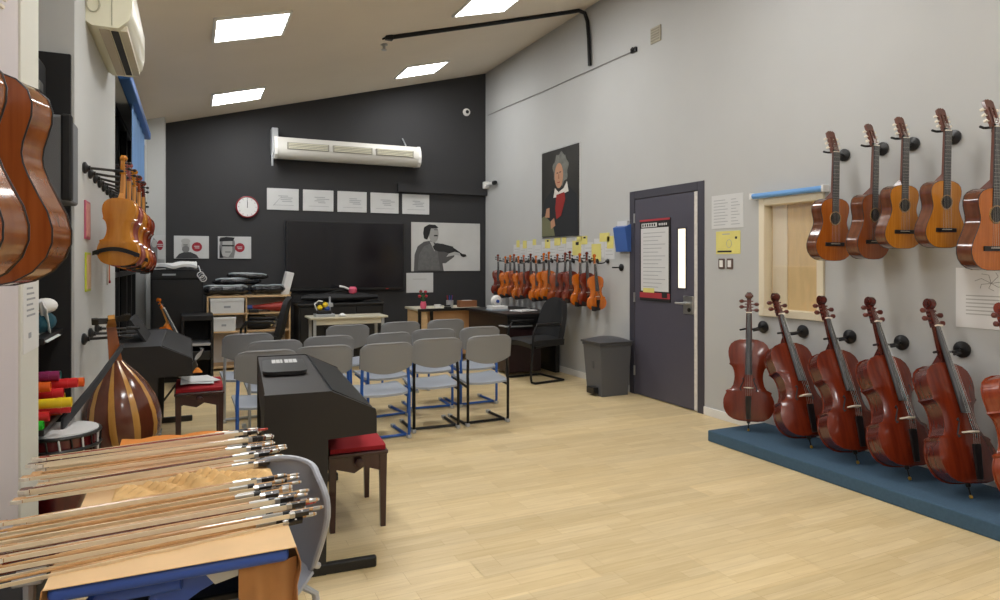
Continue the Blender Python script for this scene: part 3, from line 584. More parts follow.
# ------------------------------------------------------------------ classical guitar (same axes), 0.9 m long
GO = [(0,.0), (.12,.004), (.21,.024), (.29,.07), (.345,.135), (.37,.205), (.371,.27), (.35,.35), (.31,.43), (.272,.51), (.248,.575), (.242,.62), (.248,.67), (.266,.73), (.283,.79), (.286,.85), (.268,.91), (.22,.957), (.14,.988), (.07,.998), (.0,1.0)]
def guitar(label, top_m, side_m, group=None):
    L, dp_ = .44, .085; t = thing('classical_guitar', label, 'guitar', (0,0,0), 0, group)
    plate(GO, L, .001, dp_/2, .004, 1, .002).build('back_plate', side_m, t, 35)
    MB().prism(ring(GO, L), -dp_/2, dp_/2).build('sides', side_m, t, 35)
    top = plate(GO, L, .001, -dp_/2, .0015, -1, .002).build('soundboard', top_m, t, 35)
    y0 = -dp_/2-.0022
    for yy in (-dp_/2-.0005, dp_/2+.0005): MB().tube([(x, yy, z) for x, z in ring([(a*1.006, b) for a, b in GO], L)], .0022, 5, closed=True).build('binding', M_EBONY, t, True)
    zh = .68*L
    MB().tube([(.046*math.cos(a), y0-.002, zh+.046*math.sin(a)) for a in [2*PI*k/28 for k in range(28)]], .0045, 5, closed=True).build('rosette', mat('rosette_brown', '#5b3a20', .4, col2='#c7a162', vscale=140), top, True)
    MB().prism(disc2(0, zh, .042, .042, 28), y0-.0025, y0).build('sound_hole', M_DARKSLOT, top)
    br = MB().bbox(-.085, .085, y0-.008, y0, .235*L, .295*L, .002, 1).build('bridge', M_EBONY, t); MB().bbox(-.04, .04, y0-.012, y0-.007, .268*L, .276*L, .0008, 1).build('saddle', M_BONE, br)
    zN = L+.325
    MB().add([(-.026, -dp_/2, L-.002), (.026, -dp_/2, L-.002), (.024, -dp_/2, zN), (-.024, -dp_/2, zN), (-.02, dp_/2-.005, L-.002), (.02, dp_/2-.005, L-.002), (-.02, -dp_/2+.022, L+.045), (.02, -dp_/2+.022, L+.045), (-.017, -dp_/2+.02, zN), (.017, -dp_/2+.02, zN)],
             [(0,1,2,3), (0,4,5,1), (4,6,7,5), (6,8,9,7), (3,2,9,8), (0,3,8,6,4), (1,5,7,9,2)]).build('neck', G_NECK, t)
    fb = MB().add([(-.029, y0-.005, zh+.04), (.029, y0-.005, zh+.04), (.025, y0-.005, zN), (-.025, y0-.005, zN), (-.029, y0+.001, zh+.04), (.029, y0+.001, zh+.04), (.025, y0+.002, zN), (-.025, y0+.002, zN)],
             [(0,3,2,1), (4,5,6,7), (0,1,5,4), (1,2,6,5), (2,3,7,6), (3,0,4,7)]).build('fingerboard', M_EBONYG, t)
    sl = .603; zb = zN-sl
    for q in range(1, 18):
        z = zb+sl*2**(-q/12)
        if z > zh+.045: MB().box(-.027, .027, y0-.0062, y0-.0045, z-.0006, z+.0006).build('fret', M_STRING, fb)
    MB().bbox(-.025, .025, y0-.008, y0+.002, zN, zN+.005, .0008, 1).build('nut', M_BONE, t)
    # headstock tilted back, with two slots
    Mh = Matrix.Translation((0, -dp_/2+.004, zN+.004)) @ Matrix.Rotation(RAD(-19), 4, 'X')
    mb = MB(); hw = .033
    for a in ((-hw, -.021, .0, .135), (-.007, .007, 0, .135), (.021, hw, 0, .135), (-.0211, -.0069, 0, .022), (.0069, .0211, 0, .022), (-.0211, -.0069, .115, .135), (.0069, .0211, .115, .135)): mb.box(a[0], a[1], 0, .017, a[2], a[3])
    mb.prism([(-hw, .135), (hw, .135), (hw, .15), (.018, .163), (.008, .157), (0, .166), (-.008, .157), (-.018, .163), (-hw, .15)], 0, .017)
    mb.xf(Mh).build('headstock', G_NECK, t)
    for s in (-1, 1):
        for q in range(3):
            MB().tube([(s*.012, .009, .035+q*.034), (s*.046, .009, .035+q*.034)], .0028, 6).xf(Mh).build('tuner_post', M_BONE, t)
            MB().bbox(s*.052-.006, s*.052+.006, .003, .023, .028+q*.034, .043+q*.034, .003).xf(Mh).build('tuner_button', M_BONE, t, True)
    mb = MB()
    for q in range(6):
        x = (q-2.5)/2.5; mb.tube([(x*.034, y0-.012, .272*L), (x*.021, y0-.0085, zN), (x*.018, y0+.012, zN+.05)], .0006, 4)
    mb.build('strings', M_STRING, t); return t
# wall hanger reaching from a wall plate to the neck it holds
def hanger(label, base, tip, rad=.042, group=None, fork=.03, nx=-1, ang=None):
    t = thing('instrument_hanger', label, 'hanger', base, 0, group); b = Vector(base); e = Vector(tip)-b
    MB().lathe([(rad*.7, 0), (rad, .004*nx), (rad, .014*nx), (rad*.55, .022*nx), (.012, .026*nx), (.012, .034*nx)], 20, (0,0,0), 'x').build('wall_plate', M_BLACK, t, 40)
    d = Vector((e.x, e.y, 0)).normalized() if ang is None else Vector((math.cos(ang), math.sin(ang), 0)); p = Vector((-d.y, d.x, 0))
    st = e-d*(fork+.012)
    MB().tube([(.03*nx, 0, 0), st*.6+Vector((0,0,e.z*.2)), st], .007, 8).build('arm', M_BLACK, t, True)
    MB().tube([st+p*fork+d*(fork*2), st+p*fork+d*.012, st+p*fork*.6, st-p*fork*.6, st-p*fork+d*.012, st-p*fork+d*(fork*2)], .0075, 8).build('fork', M_BLACKM, t, True)
    return t
def place_axes(o, base, axis, face, s=1):
    z = Vector(axis).normalized(); f = Vector(face); f = (f-z*f.dot(z)).normalized(); y = -f; x = y.cross(z)
    R_ = Matrix((x, y, z)).transposed().to_4x4()
    o.matrix_world = Matrix.Translation(base) @ R_ @ Matrix.Diagonal((s, s, s, 1))

# ------------------------------------------------------------------ guitars on the right wall
G = {'c': lambda l, g: guitar(l, G_CEDAR, G_SIDE, g), 'd': lambda l, g: guitar(l, G_DARK, G_SIDE, g), 's': lambda l, g: guitar(l, G_SPR, G_SIDE, g)}
GL = [(3.275, 1.40, .98, 'c', -6, 'classical guitar with orange cedar top hanging nearest the small interior window'), (2.985, 1.41, .965, 'd', 1, 'dark cedar classical guitar hanging second from the small interior window'),
      (2.775, 1.475, .90, 's', -8, 'small golden spruce classical guitar hanging third from the small interior window'), (2.52, 1.475, .90, 's', -9, 'small golden classical guitar hanging fourth from the small interior window'),
      (2.26, 1.345, 1.035, 'c', -8, 'large cedar classical guitar hanging above the white poster by the cellos')]
for i, (y, z, s, k, a, lab) in enumerate(GL):
    g = G[k](lab, 'guitars on the right wall'); g.location = (4.05, y-.012, z); g.scale = (s, s, s); g.rotation_euler = (RAD(1.5), 0, RAD(a))
    zn = z+.765*s
    hanger('black round wall hanger holding ' + ('the guitar nearest the small window', 'the second guitar from the small window', 'the third guitar from the small window', 'the fourth guitar from the small window', 'the large guitar above the white poster')[i], (W, y+.02, 2.155), (4.035, y-.042*s+.01, zn+.01), .045, 'guitar hangers', .034)
# ------------------------------------------------------------------ guitars on the left pier
for (x, y, z, a, s, l, sd) in ((-.385, 1.62, 1.342, -15, .95, 'glossy brown classical guitar hanging on the left pier beside the black shelves', G_SIDEL), (-.40, 1.35, 1.345, -15, .90, 'glossy brown classical guitar hung on the left pier, further from the shelves', G_SIDEL)):
    g = guitar(l, G_DARK, sd, 'guitars on the left pier'); g.location = (x, y, z); g.scale = (s, s, s); g.rotation_euler = (0, 0, RAD(a))
    hanger('black wall hanger holding ' + ('the left pier guitar beside the shelves' if y > 1.5 else 'the left pier guitar further from the shelves'), (-.55, y, 2.09), (x-.03, y-.02, z+.78*s), .042, None, .03, 1)
g = guitar('small red-sided guitar half hidden behind the glossy guitars on the left pier', G_DARK, G_SIDER, 'guitars on the left pier'); g.location = (-.43, 1.95, 1.50); g.scale = (.62, .62, .62); g.rotation_euler = (0, 0, RAD(-30))
hanger('black wall hanger holding the small red-sided guitar', (-.55, 1.95, 1.98), (-.455, 1.93, 1.97), .035, None, .022, 1)
# ------------------------------------------------------------------ cello platform and cellos
PH = .085
tag(MB().bbox(3.64, W-.016, 1.0, 4.02, 0, PH, .008, 2).build('platform', M_PLATF), 'low blue-grey carpeted platform under the cellos', 'platform')
CL = [((4.05, 4.00, 1.14), (3.90, 3.86), (-.72, -.69), C_RED, 'red-brown cello leaning at the end of the platform beside the door'),
      ((4.06, 3.785, 1.13), (3.94, 3.315), (-.28, -.96), C_RED, 'red-brown cello leaning under the small interior window, second from the door'),
      ((4.06, 3.375, 1.13), (3.91, 2.935), (-.24, -.97), C_RED, 'red-brown cello leaning on the platform, third from the door'),
      ((4.06, 3.005, 1.14), (3.90, 2.585), (-.20, -.98), C_RED, 'red-brown cello leaning on the platform, fourth from the door'),
      ((4.06, 2.615, 1.15), (3.90, 2.24), (-.20, -.98), C_RED, 'red-brown cello leaning in front of the white poster, fifth from the door'),
      ((4.06, 2.22, 1.15), (3.90, 1.90), (-.2, -.98), C_LT, 'lighter orange-brown cello leaning on the platform, sixth from the door')]
proto = None
for i, (T_, B_, n_, m, lab) in enumerate(CL):
    if m is C_LT or proto is None:
        c = fiddle('cello', lab, 'cello', m, C_REDS if m is C_RED else C_LT, L=.63, rib=.09, neck=.118, head=.095, fbw=.7, chin=False, pin=.08, group='cellos on the platform', pegm=M_ROSE)
        if proto is None: proto = c
    else: c = copy_tree(proto); c['label'] = lab
    base = Vector((B_[0], B_[1], PH)); ax = Vector(T_)-base
    Lt = .63+(.118+.095)*.63/.356+.08
    s = ax.length/Lt
    place_axes(c, base+ax.normalized()*.08*s, ax, (n_[0], n_[1], 0), s)
    u = (.86-PH)/ax.z; nk = base+ax*u; f = Vector((n_[0], n_[1], 0)).normalized()
    hanger('black round wall hanger at the neck of the ' + ('first', 'second', 'third', 'fourth', 'fifth', 'sixth')[i] + ' cello from the door', (W, (4.04, 3.65, 3.25, 2.87, 2.49, 2.11)[i], .86), nk+f*.08, .05, 'cello hangers', .052)
# ------------------------------------------------------------------ violins on the right wall
import math as _m
hx = [499.5, 506, 511, 516, 520.5, 526, 531.5, 538, 544, 549.5, 557, 565, 572, 581, 588.5, 598.5]
VC = 'rooaoaroooarroro'
A_ = math.atan(309/667.); cA, sA = math.cos(A_), math.sin(A_)
VY = []
for p in hx:
    u = (p-500)/667; a = u*cA+sA; b = cA-u*sA; VY.append(4.12*b/a)
vm = {'r': V_RED, 'o': V_ORG, 'a': V_AMB}; vn = {'r': 'red-brown', 'o': 'bright orange', 'a': 'amber brown'}; vp = {}
for i, y in enumerate(VY):
    c = VC[i]
    last = i == 15
    lab = vn[c]+' violin, '+ORD[i]+' from the black wall in the grey wall row'
    if last: lab = 'orange violin hanging at the bin end of the row, beside the empty hanger'
    cc = 'o' if last else c
    if cc not in vp: vp[cc] = v = fiddle('violin', lab, 'violin', vm[cc], vm[cc], group='violins on the right wall')
    else: v = copy_tree(vp[cc]); v['label'] = lab
    zb = .915-(.055 if last else .015*((i*5) % 3)); s = 1.0 if not last else 1.05
    if not last: s = 1.03 if i > 7 else 1.0
    v.location = (4.10, y, zb); v.scale = (s, s, s); v.rotation_euler = (RAD(1), RAD(-4 if last else random.uniform(-2, 2)), RAD(-12+random.uniform(-8, 8)))
    hanger('small black hanger holding the '+ORD[i]+' violin from the black wall', (W, y, 1.40), (4.105, y-.035, zb+.49*s), .026, 'violin hangers on the right wall', .017)
hanger('empty black violin hanger at the bin end of the violin row', (W, 6.02, 1.33), (4.13, 6.0, 1.33), .04, None, .017)
# ------------------------------------------------------------------ violins on the left wall
vg = None
LVc = [(V_GOLD, 'golden violin hanging back-side out on the left wall, first in its row'), (V_ROSY, 'rosy brown violin hanging second in the row on the left wall'), (V_GOLD, 'golden violin hanging third in the row on the left wall'), (V_AMB, 'amber violin hanging fourth in the row on the left wall'), (V_RED, 'red-brown violin hanging last in the row on the left wall')]
for i, (m, lab) in enumerate(LVc):
    v = fiddle('violin', lab, 'violin', m, m, group='violins on the left wall', shoulder=(i in (0, 2)), neck_m=M_MAPLE)
    y = 4.12+.20*i
    v.location = (-.355+.012*i, y, 1.375-.012*i); v.rotation_euler = (RAD(-2), RAD(-3), RAD(160-2*i))
for i in range(8):
    y = 3.97+.20*i
    hanger(ORD[i]+' black peg hanger from the shelves above the left wall violins', (XL, y, 1.87-.004*i), (-.345+.01*min(i, 5), y+.12, 1.875-.012*i), .03, 'left wall peg hangers', .017, 1)

# ------------------------------------------------------------------ school chairs (front faces +Y, origin on the floor)
def school_chair(label, frame_m, group):
    t = thing('school_chair', label, 'chair', (0,0,0), 0, group)
    for s in (-1, 1):
        x = s*.19
        MB().tube([(x, .2, .014), (x, -.16, .014), (x, -.19, .022), (x, -.2, .05), (x, -.2, .36), (x, -.195, .42), (x*.97, -.188, .55), (x*.95, -.198, .61)], .0125, 8).build('side_frame', frame_m, t, True)
        MB().tube([(x, -.2, .33), (x*.95, .0, .347), (x*.9, .15, .36)], .011, 8).build('seat_support', frame_m, t, True)
        MB().bbox(x-.017, x+.017, .165, .215, 0, .03, .006).build('foot_cap', M_GREYMET, t, True); MB().bbox(x-.016, x+.016, -.215, -.17, 0, .03, .006).build('foot_cap', M_GREYMET, t, True)
    MB().tube([(-.19, -.13, .016), (.19, -.13, .016)], .0115, 8).build('cross_bar', frame_m, t, True)
    MB().tube([(-.17, .0, .345), (.17, .0, .345)], .009, 8).build('cross_bar', frame_m, t, True)
    def seat(u, v):
        x = (u-.5); y = -.2+v*.4; r = 1-.10*max(0, (v-.8)/.2)**2-.06*max(0, (.15-v)/.15)
        return (x*.40*r, y, 0.352+.035*v+.012*(abs(x)*2)**2-.02*max(0, (v-.75)/.25)**2)
    MB().sheet(seat, 12, 12, .018).build('seat', M_GREYS, t, True)
    def back(u, v):
        x = (u-.5)*2; rr = 1
        if v > .86: rr = 1-.12*((v-.86)/.14)**2
        z0 = .525+.05*abs(x)**2; z1 = .765-.018*abs(x)**6; z = z0+(z1-z0)*v
        return (x*.205*rr, -.222-(z-.48)*.14+.035*abs(x)**2.2, z)
    bk = MB().sheet(back, 14, 10, .012).build('backrest', M_GREYP, t, True)
    MB().tube([Vector(back(u, 1.0))+Vector((0,0,-.003)) for u in [k/14 for k in range(15)]], .0095, 8).build('top_rim', M_GREYP, bk, True)
    for u in (0, 1): MB().tube([Vector(back(u, v)) for v in (0, .3, .6, .85, 1)], .008, 8).build('side_rim', M_GREYP, bk, True)
    return t
CH = [(2.30, 5.42, 2, 'k', 'black-framed grey chair at the door end of the back row'), (1.84, 5.40, -2, 'k', 'black-framed grey chair second from the door end of the back row'), (1.36, 5.26, 3, 'b', 'blue-framed grey chair in the middle of the back row'),
      (.91, 5.30, -2, 'b', 'blue-framed grey chair in the back row just behind the digital piano'), (.475, 5.20, 2, 'b', 'blue-framed grey chair at the window end of the back row'),
      (2.52, 6.14, 2, 'b', 'blue-framed grey chair at the door end of the middle row'), (2.07, 6.14, -3, 'b', 'blue-framed grey chair second from the door end of the middle row'), (1.56, 5.98, 8, 'b', 'blue-framed grey chair in the centre of the middle row'), (1.05, 5.95, 3, 'b', 'blue-framed grey chair second from the window end of the middle row'), (.60, 5.80, 2, 'g', 'grey-framed chair at the window end of the middle row'),
      (2.52, 7.06, 0, 'b', 'grey chair at the desk end of the row facing the television'), (1.98, 6.98, 2, 'b', 'grey chair in the centre of the row facing the television'), (1.42, 6.86, -2, 'b', 'grey chair third from the desk in the row facing the television'), (.44, 6.42, 3, 'g', 'grey-framed chair at the window end of the row facing the television')]
fm = {'k': M_BLKMET, 'b': M_BLUEMET, 'g': M_GREYMET}; cp = {}
for x, y, a, c, lab in CH:
    if c not in cp: cp[c] = t = school_chair(lab, fm[c], 'grey school chairs in rows')
    else: t = copy_tree(cp[c]); t['label'] = lab
    t.location = (x, y, 0); t.rotation_euler = (0, 0, RAD(a))
# moulded shell chair at the bow table
t = thing('shell_chair', 'light grey moulded chair pushed under the bow table', 'chair', (.115, 2.09, 0), RAD(119))
M_SHELL = mat('grey_shell_plastic', '#a3a7b0', .35)
def shell(u, v):
    x = (u-.5)*2
    if v < .55:
        q = v/.55; z = .755-(.755-.45)*q; y = -.235+.03*q; wd = .15+.045*min(1, q/.22)**.5-.075*max(0, (q-.35)/.65)**1.3; cv = .055*(1-.5*q)
        return (x*wd, y+cv*abs(x)**2, z-.02*abs(x)**3*(1-q)**2)
    q = (v-.55)/.45; a = min(1, q/.25)
    wd = .12+.07*min(1, q/.35); return (x*wd, -.205+.02*a+q*.37, .45-.03*a+.0*q+.012*abs(x)**2-.02*max(0, (q-.85)/.15)**2)
MB().sheet(shell, 12, 26, .009).build('shell', M_SHELL, t, True)
MB().tube([Vector(shell(u, v)) for u, v in [(0, .55-.05*k) for k in range(11)] + [(k/12, 0) for k in range(1, 12)] + [(1, .05*k) for k in range(12)]], .010, 8).build('rim', M_SHELL, t, True)
for s in (-1, 1):
    MB().tube([(s*.15, .14, .425), (s*.16, .17, .40), (s*.19, .21, 0)], .011).build('leg', M_GREYMET, t, True); MB().tube([(s*.13, -.14, .425), (s*.15, -.17, .40), (s*.18, -.22, 0)], .011).build('leg', M_GREYMET, t, True)
    MB().tube([(s*.15, .14, .425), (s*.13, -.14, .425)], .010).build('seat_rail', M_GREYMET, t, True)

# ------------------------------------------------------------------ digital pianos and benches
def digital_piano(label, L, rest):
    t = thing('digital_piano', label, 'piano')
    pf = [(-.235,.60), (-.235,.81), (.04,.81), (.235,.715), (.24,.70), (.24,.615), (.225,.605), (.02,.60)]
    MB().prism(pf, -L/2+.025, L/2-.025).build('case', M_PIANO, t)
    for s in (-1, 1):
        y0 = s*(L/2-.025); a, b = min(y0, s*L/2), max(y0, s*L/2)
        MB().prism([(-.24,.0), (-.24,.815), (.042,.815), (.24,.72), (.245,.70), (.245,.61), (.03,.60), (.02,.05), (.02,0)], a, b).build('end_panel', M_PIANO, t)
        MB().bbox(-.26, .245, a-.003, b+.003, 0, .05, .008).build('foot', M_BLACK, t)
    MB().box(-.22, -.20, -L/2+.025, L/2-.025, .12, .60).build('back_board', M_PIANO, t)
    MB().prism([(.05, .806), (.055, .812), (.233, .722), (.229, .715)], -L/2+.05, L/2-.05).build('key_lid', M_BLACK, t)
    MB().bbox(.237, .246, -L/2+.03, L/2-.03, .625, .70, .003, 1).build('key_slip', M_BLACK, t)
    pb = MB().bbox(-.16, -.08, -L/2+.025, L/2-.025, .06, .16, .006).build('pedal_rail', M_PIANO, t)
    for k in (-1, 0, 1): MB().bbox(-.08, .03, k*.08-.012, k*.08+.012, .07, .085, .005).build('pedal', M_STEEL, pb)
    if rest:
        MB().add([(-.06, -.30, .81), (-.06, .3, .81), (-.16, .3, .97), (-.16, -.3, .97), (-.08, -.30, .81), (-.08, .3, .81), (-.18, .3, .97), (-.18, -.3, .97)], [(0,1,2,3), (7,6,5,4), (0,4,5,1), (1,5,6,2), (2,6,7,3), (3,7,4,0)]).build('music_rest', M_BLACKM, t)
    return t
p = digital_piano('black digital piano with closed lid standing among the grey chairs', 1.31, False); p.location = (.565, 3.665, 0); p.rotation_euler = (0, 0, RAD(-3.6))
p = digital_piano('black digital piano against the left wall behind the oud', 1.34, True); p.location = (-.235, 5.78, 0)
def bench(label, loc, rz=0, wd=.30, ln=.50, h=.46):
    t = thing('piano_bench', label, 'bench', loc, rz); a, b = wd/2, ln/2
    for sx in (-1, 1):
        for sy in (-1, 1):
            x, y = sx*(a-.02), sy*(b-.02)
            MB().add([(x-.013,y-.013,0), (x+.013,y-.013,0), (x+.013,y+.013,0), (x-.013,y+.013,0), (x-.019,y-.019,h-.06), (x+.019,y-.019,h-.06), (x+.019,y+.019,h-.06), (x-.019,y+.019,h-.06)], [(0,3,2,1), (4,5,6,7), (0,1,5,4), (1,2,6,5), (2,3,7,6), (3,0,4,7)]).build('leg', M_BENCH, t)
    for sx in (-1, 1): MB().bbox(sx*(a-.018)-.009, sx*(a-.018)+.009, -b+.03, b-.03, h-.15, h-.06, .003, 1).build('apron', M_BENCH, t)
    for sy in (-1, 1): MB().prism([(-a+.03, h-.06), (-a+.03, h-.12), (-.02, h-.15), (.03, h-.12), (a-.03, h-.15), (a-.03, h-.06)], sy*(b-.018)-.009, sy*(b-.018)+.009).build('apron', M_BENCH, t)
    MB().bbox(-a-.005, a+.005, -b-.005, b+.005, h-.062, h-.042, .005).build('seat_frame', M_BENCH, t)
    def cush(u, v): return ((u-.5)*(wd-.015), (v-.5)*(ln-.015), h-.028+.022*(1-abs(2*u-1)**4)*(1-abs(2*v-1)**4))
    MB().sheet(cush, 10, 10, .024).build('cushion', M_RED, t, True)
    for sy in (-1, 1): MB().lathe([(.008, 0), (.008, .012), (.022, .014), (.022, .03), (.012, .034)], 14, (0, 0, h-.09), 'y').xf(Matrix.Translation((0, sy*b-.0, 0)) @ Matrix.Diagonal((1, sy, 1, 1))).build('adjusting_knob', M_BENCH, t, True)
    return t
bench('dark wooden piano bench with red velvet seat beside the closed piano', (.80, 3.69, 0), RAD(-3), .30, .50, .445)
bench('dark wooden piano bench with red seat covered in sheet music', (.055, 5.48, 0), 0, .32, .5, .50)
t = thing('sheet_music', 'loose white music sheets lying on the red bench', 'paper', (.04, 5.43, .507))
MB().sheet(lambda u, v: ((u-.5)*.22, (v-.5)*.31, .006+.004*math.sin(5*u)), 8, 4, .002).build('sheet', M_PAPER, t, True)
MB().sheet(lambda u, v: ((u-.5)*.21+.03, (v-.5)*.30+.04, .010+.004*math.sin(4*u+1)), 8, 4, .002).xf(Matrix.Rotation(.3, 4, 'Z')).build('sheet', M_PAPER, t, True)
t = thing('paper_bundle', 'crumpled white paper and orange cloth at the left piano keys', 'paper', (.045, 5.92, .50)); t.scale = (.7, .8, .9)
MB().sheet(lambda u, v: (.03*math.sin(7*u+3*v)-.05+.09*u, (v-.5)*.12+.01*math.sin(9*u), .01+u*.20), 10, 8, .003).build('paper', M_PAPER, t, True)
MB().sheet(lambda u, v: ((u-.5)*.1, -.12+(v-.5)*.08, .015+.04*math.sin(PI*u)*math.sin(PI*v)), 8, 8, .004).build('cloth', M_ORANGE, t, True)
t = thing('device_cover', 'flat black folder with white printed bars on the piano top', 'folder', (.47, 3.76, .816), RAD(-5)); t.scale = (1.25, 1.4, 1)
MB().prism(rrect(-.10, .075, -.165, .165, .04), 0, .018, 'xy').build('cover', M_BLACK, t, True)
for k in range(6): MB().box(-.06+k*.018, -.06+k*.018+(.016 if k != 2 else .009), .055, .15, .018, .0186).build('printed_bar', M_PAPER, t)

# ------------------------------------------------------------------ bow table
t = thing('student_desk', 'blue-topped student desk carrying the violin bows', 'desk', (0,0,0))
MB().bbox(-.27, .21, 1.63, 2.74, .685, .715, .012, 3).build('table_top', M_BLUE, t, True)
MB().tube([(-.22, 1.70, .02), (-.22, 1.70, .60), (-.18, 1.70, .66), (-.02, 1.68, .67)], .024, 10).build('leg', M_BLUE, t, True)
MB().prism([(-.07,.685), (.10,.685), (.08,.655), (.02,.63), (-.03,.60), (-.06,.56), (-.08,.50), (-.11,.50), (-.10,.58)], 1.69, 1.73).build('corner_brace', M_BLUE, t)
MB().prism([(.02,.685), (.14,.685), (.12,.66), (.05,.645)], 1.675, 1.69).build('brace_plate', M_GREYMET, t)
for x, y in ((-.22, 2.66), (.15, 2.66), (.15, 1.72)): MB().tube([(x, y, 0), (x, y, .685)], .018, 10).build('leg', M_BLUEMET, t, True)
for y in (1.72, 2.66): MB().tube([(-.26, y, .015), (.19, y, .015)], .018, 8).build('foot_rail', M_BLUEMET, t, True)
MB().bbox(-.2, .14, 1.76, 2.0, .56, .58, .004, 1).build('book_tray', M_BLKMET, t)
kp = thing('kraft_paper_sheet', 'brown kraft paper sheet covering the blue desk and hanging at its end', 'paper', (0,0,0))
def kraft(u, v):
    x = -.275+u*.50; y = 1.627+v*1.12
    z = .7185+.0015*math.sin(22*u+3*v)*math.sin(9*v)
    return (x, y, z)
MB().sheet(kraft, 24, 40, .002).build('top_sheet', M_KRAFT, kp, True)
MB().sheet(lambda u, v: (.222+.012*math.sin(PI*min(1, v*3))+.012*math.sin(8*u+4*v)*v, 1.625+u*.42*(1-.25*v), .718-v*.25), 14, 14, .002).build('hanging_flap', M_KRAFTD, kp, True)
MB().sheet(lambda u, v: (-.277-.012*math.sin(PI*v)+.006*math.sin(7*u), 1.625+u*.30, .718-v*.25), 10, 10, .002).build('hanging_flap', M_KRAFTD, kp, True)
MB().sheet(lambda u, v: (.10+.13*u, 1.655+.006*math.sin(14*u)+.02*v, .684-v*.40), 12, 10, .002).build('hanging_flap', M_KRAFTD, kp, True)
tag(MB().sheet(lambda u, v: (-.20+u*.43, 2.185+(v-.5)*.13+.012*math.sin(9*u), .726+(.02+.014*math.sin(11*u+2)+.010*math.sin(37*u+9*v)+.008*math.sin(61*u-23*v))*math.sin(PI*v)**.6*math.sin(PI*u)**.5), 70, 24, .002).build('crumpled_paper', mat('crumpled_kraft', '#d9b277', .75, var=.15, vscale=12, bump=.6, bscale=25), None, 20), 'crumpled brown wrapping paper strip between the two heaps of bows', 'paper')
tag(MB().sheet(lambda u, v: (-.23+u*.36, 2.53+(v-.5)*.52, .724+.008*abs(math.sin(8*u+5*v))+.010*max(0, (v-.8)/.2)**.5), 20, 20, .003).build('orange_cloth', M_ORANGE, None, True), 'orange cloth spread under the farther heap of bows', 'cloth')
# violin bows: tip at -x, frog at +x, hair on the -y side when lying down
SM = [wood('bow_stick_brown', '#5b2a18', '#6e3820'), wood('bow_stick_red', '#7c3020', '#94422c'), wood('bow_stick_pale', '#b98a58', '#cfa472'), wood('bow_stick_tan', '#c59b6c', '#d9b68a')]
SN = ['dark brown', 'reddish', 'pale wooden', 'tan wooden']
def bow(k):
    t = thing('violin_bow', 'x', 'bow')
    MB().tube([(-.365, 0, 0), (-.2, .003, 0), (0, .005, 0), (.2, .003, 0), (.375, 0, 0)], .004, 7, rs=[.0032, .0038, .0044, .0046, .0048]).build('stick', SM[k], t, True)
    MB().prism([(-.378, .006), (-.352, .004), (-.35, -.002), (-.358, -.016), (-.372, -.018), (-.385, -.012)], -.0045, .0045, 'xy').build('head', SM[k], t)
    MB().prism([(-.36, -.018), (-.372, -.02), (-.388, -.014), (-.386, -.011), (-.372, -.0165)], -.005, .005, 'xy').build('tip_plate', M_BONE, t)
    MB().add([(-.362, -.016, -.005), (-.362, -.016, .005), (.285, -.017, .006), (.285, -.017, -.006), (-.362, -.0145, -.005), (-.362, -.0145, .005), (.285, -.0155, .006), (.285, -.0155, -.006)], [(0,3,2,1), (4,5,6,7), (0,1,5,4), (1,2,6,5), (2,3,7,6), (3,0,4,7)]).build('hair', M_HAIR, t)
    fr = MB().prism([(.285, -.018), (.335, -.019), (.34, -.004), (.29, -.004)], -.0055, .0055, 'xy').build('frog', M_EBONY, t); MB().prism([(.283, -.019), (.297, -.0195), (.297, -.008), (.283, -.008)], -.006, .006, 'xy').build('ferrule', M_STEEL, fr)
    MB().lathe([(.003, -.0062), (.003, .0062)], 10, (.317, -.012, 0)).build('eye', mat('pearl', '#e9e4e0', .2), fr)
    MB().tube([(.215, .003, 0), (.27, .002, 0)], .0058, 8).build('winding', M_CARD if k % 2 else M_STEEL, t, True); MB().tube([(.268, .002, 0), (.288, .002, 0)], .0064, 8).build('grip', M_BLACK, t, True)
    MB().lathe([(.0046, .35), (.0052, .352), (.0052, .368), (.004, .372), (.0045, .374), (.0035, .38)], 8, (0,0,0), 'x').build('screw', M_STEEL if k != 1 else mat('red_screw', '#b5392c', .4), t, True)
    return t
BP = [None]*4
def put_bow(k, x, y, z, a, roll, lab, grp):
    if BP[k] is None: BP[k] = t = bow(k)
    else: t = copy_tree(BP[k])
    t['label'] = lab; t['group'] = grp
    t.matrix_world = Matrix.Translation((x, y, z)) @ Matrix.Rotation(RAD(a), 4, 'Z') @ Matrix.Rotation(RAD(roll), 4, 'X') @ Matrix.Diagonal((.94, 1, 1, 1))
rb = random.Random(3)
def heap(rows, grp, where):
    L_ = []
    for y0, y1, n, xs, z in rows:
        for i in range(n):
            f = i/(n-1); L_.append((y0+(y1-y0)*f+rb.uniform(-.006, .006), xs[0]+(xs[1]-xs[0])*f+rb.uniform(-.028, .028), z, rb.choice((0, 1, 2, 3, 2, 3)), 7.5+rb.uniform(-2.2, 2.2), rb.choice((0, 8, -8, 20))))
    for i, (y, x, z, k, a, r) in enumerate(sorted(L_)): put_bow(k, x, y, z, a, r, SN[k]+' violin bow, '+ORD[i]+' from the '+where, grp)
heap(((1.745, 2.10, 12, (-.055, -.075), .727), (1.76, 2.07, 6, (-.06, -.08), .741)), 'bows at the near side of the crumpled paper', 'draped desk edge in the bare-paper heap')
heap(((2.25, 2.70, 12, (-.06, -.10), .742), (2.30, 2.62, 4, (-.07, -.10), .756)), 'bows on the orange cloth', 'crumpled paper on the orange cloth')

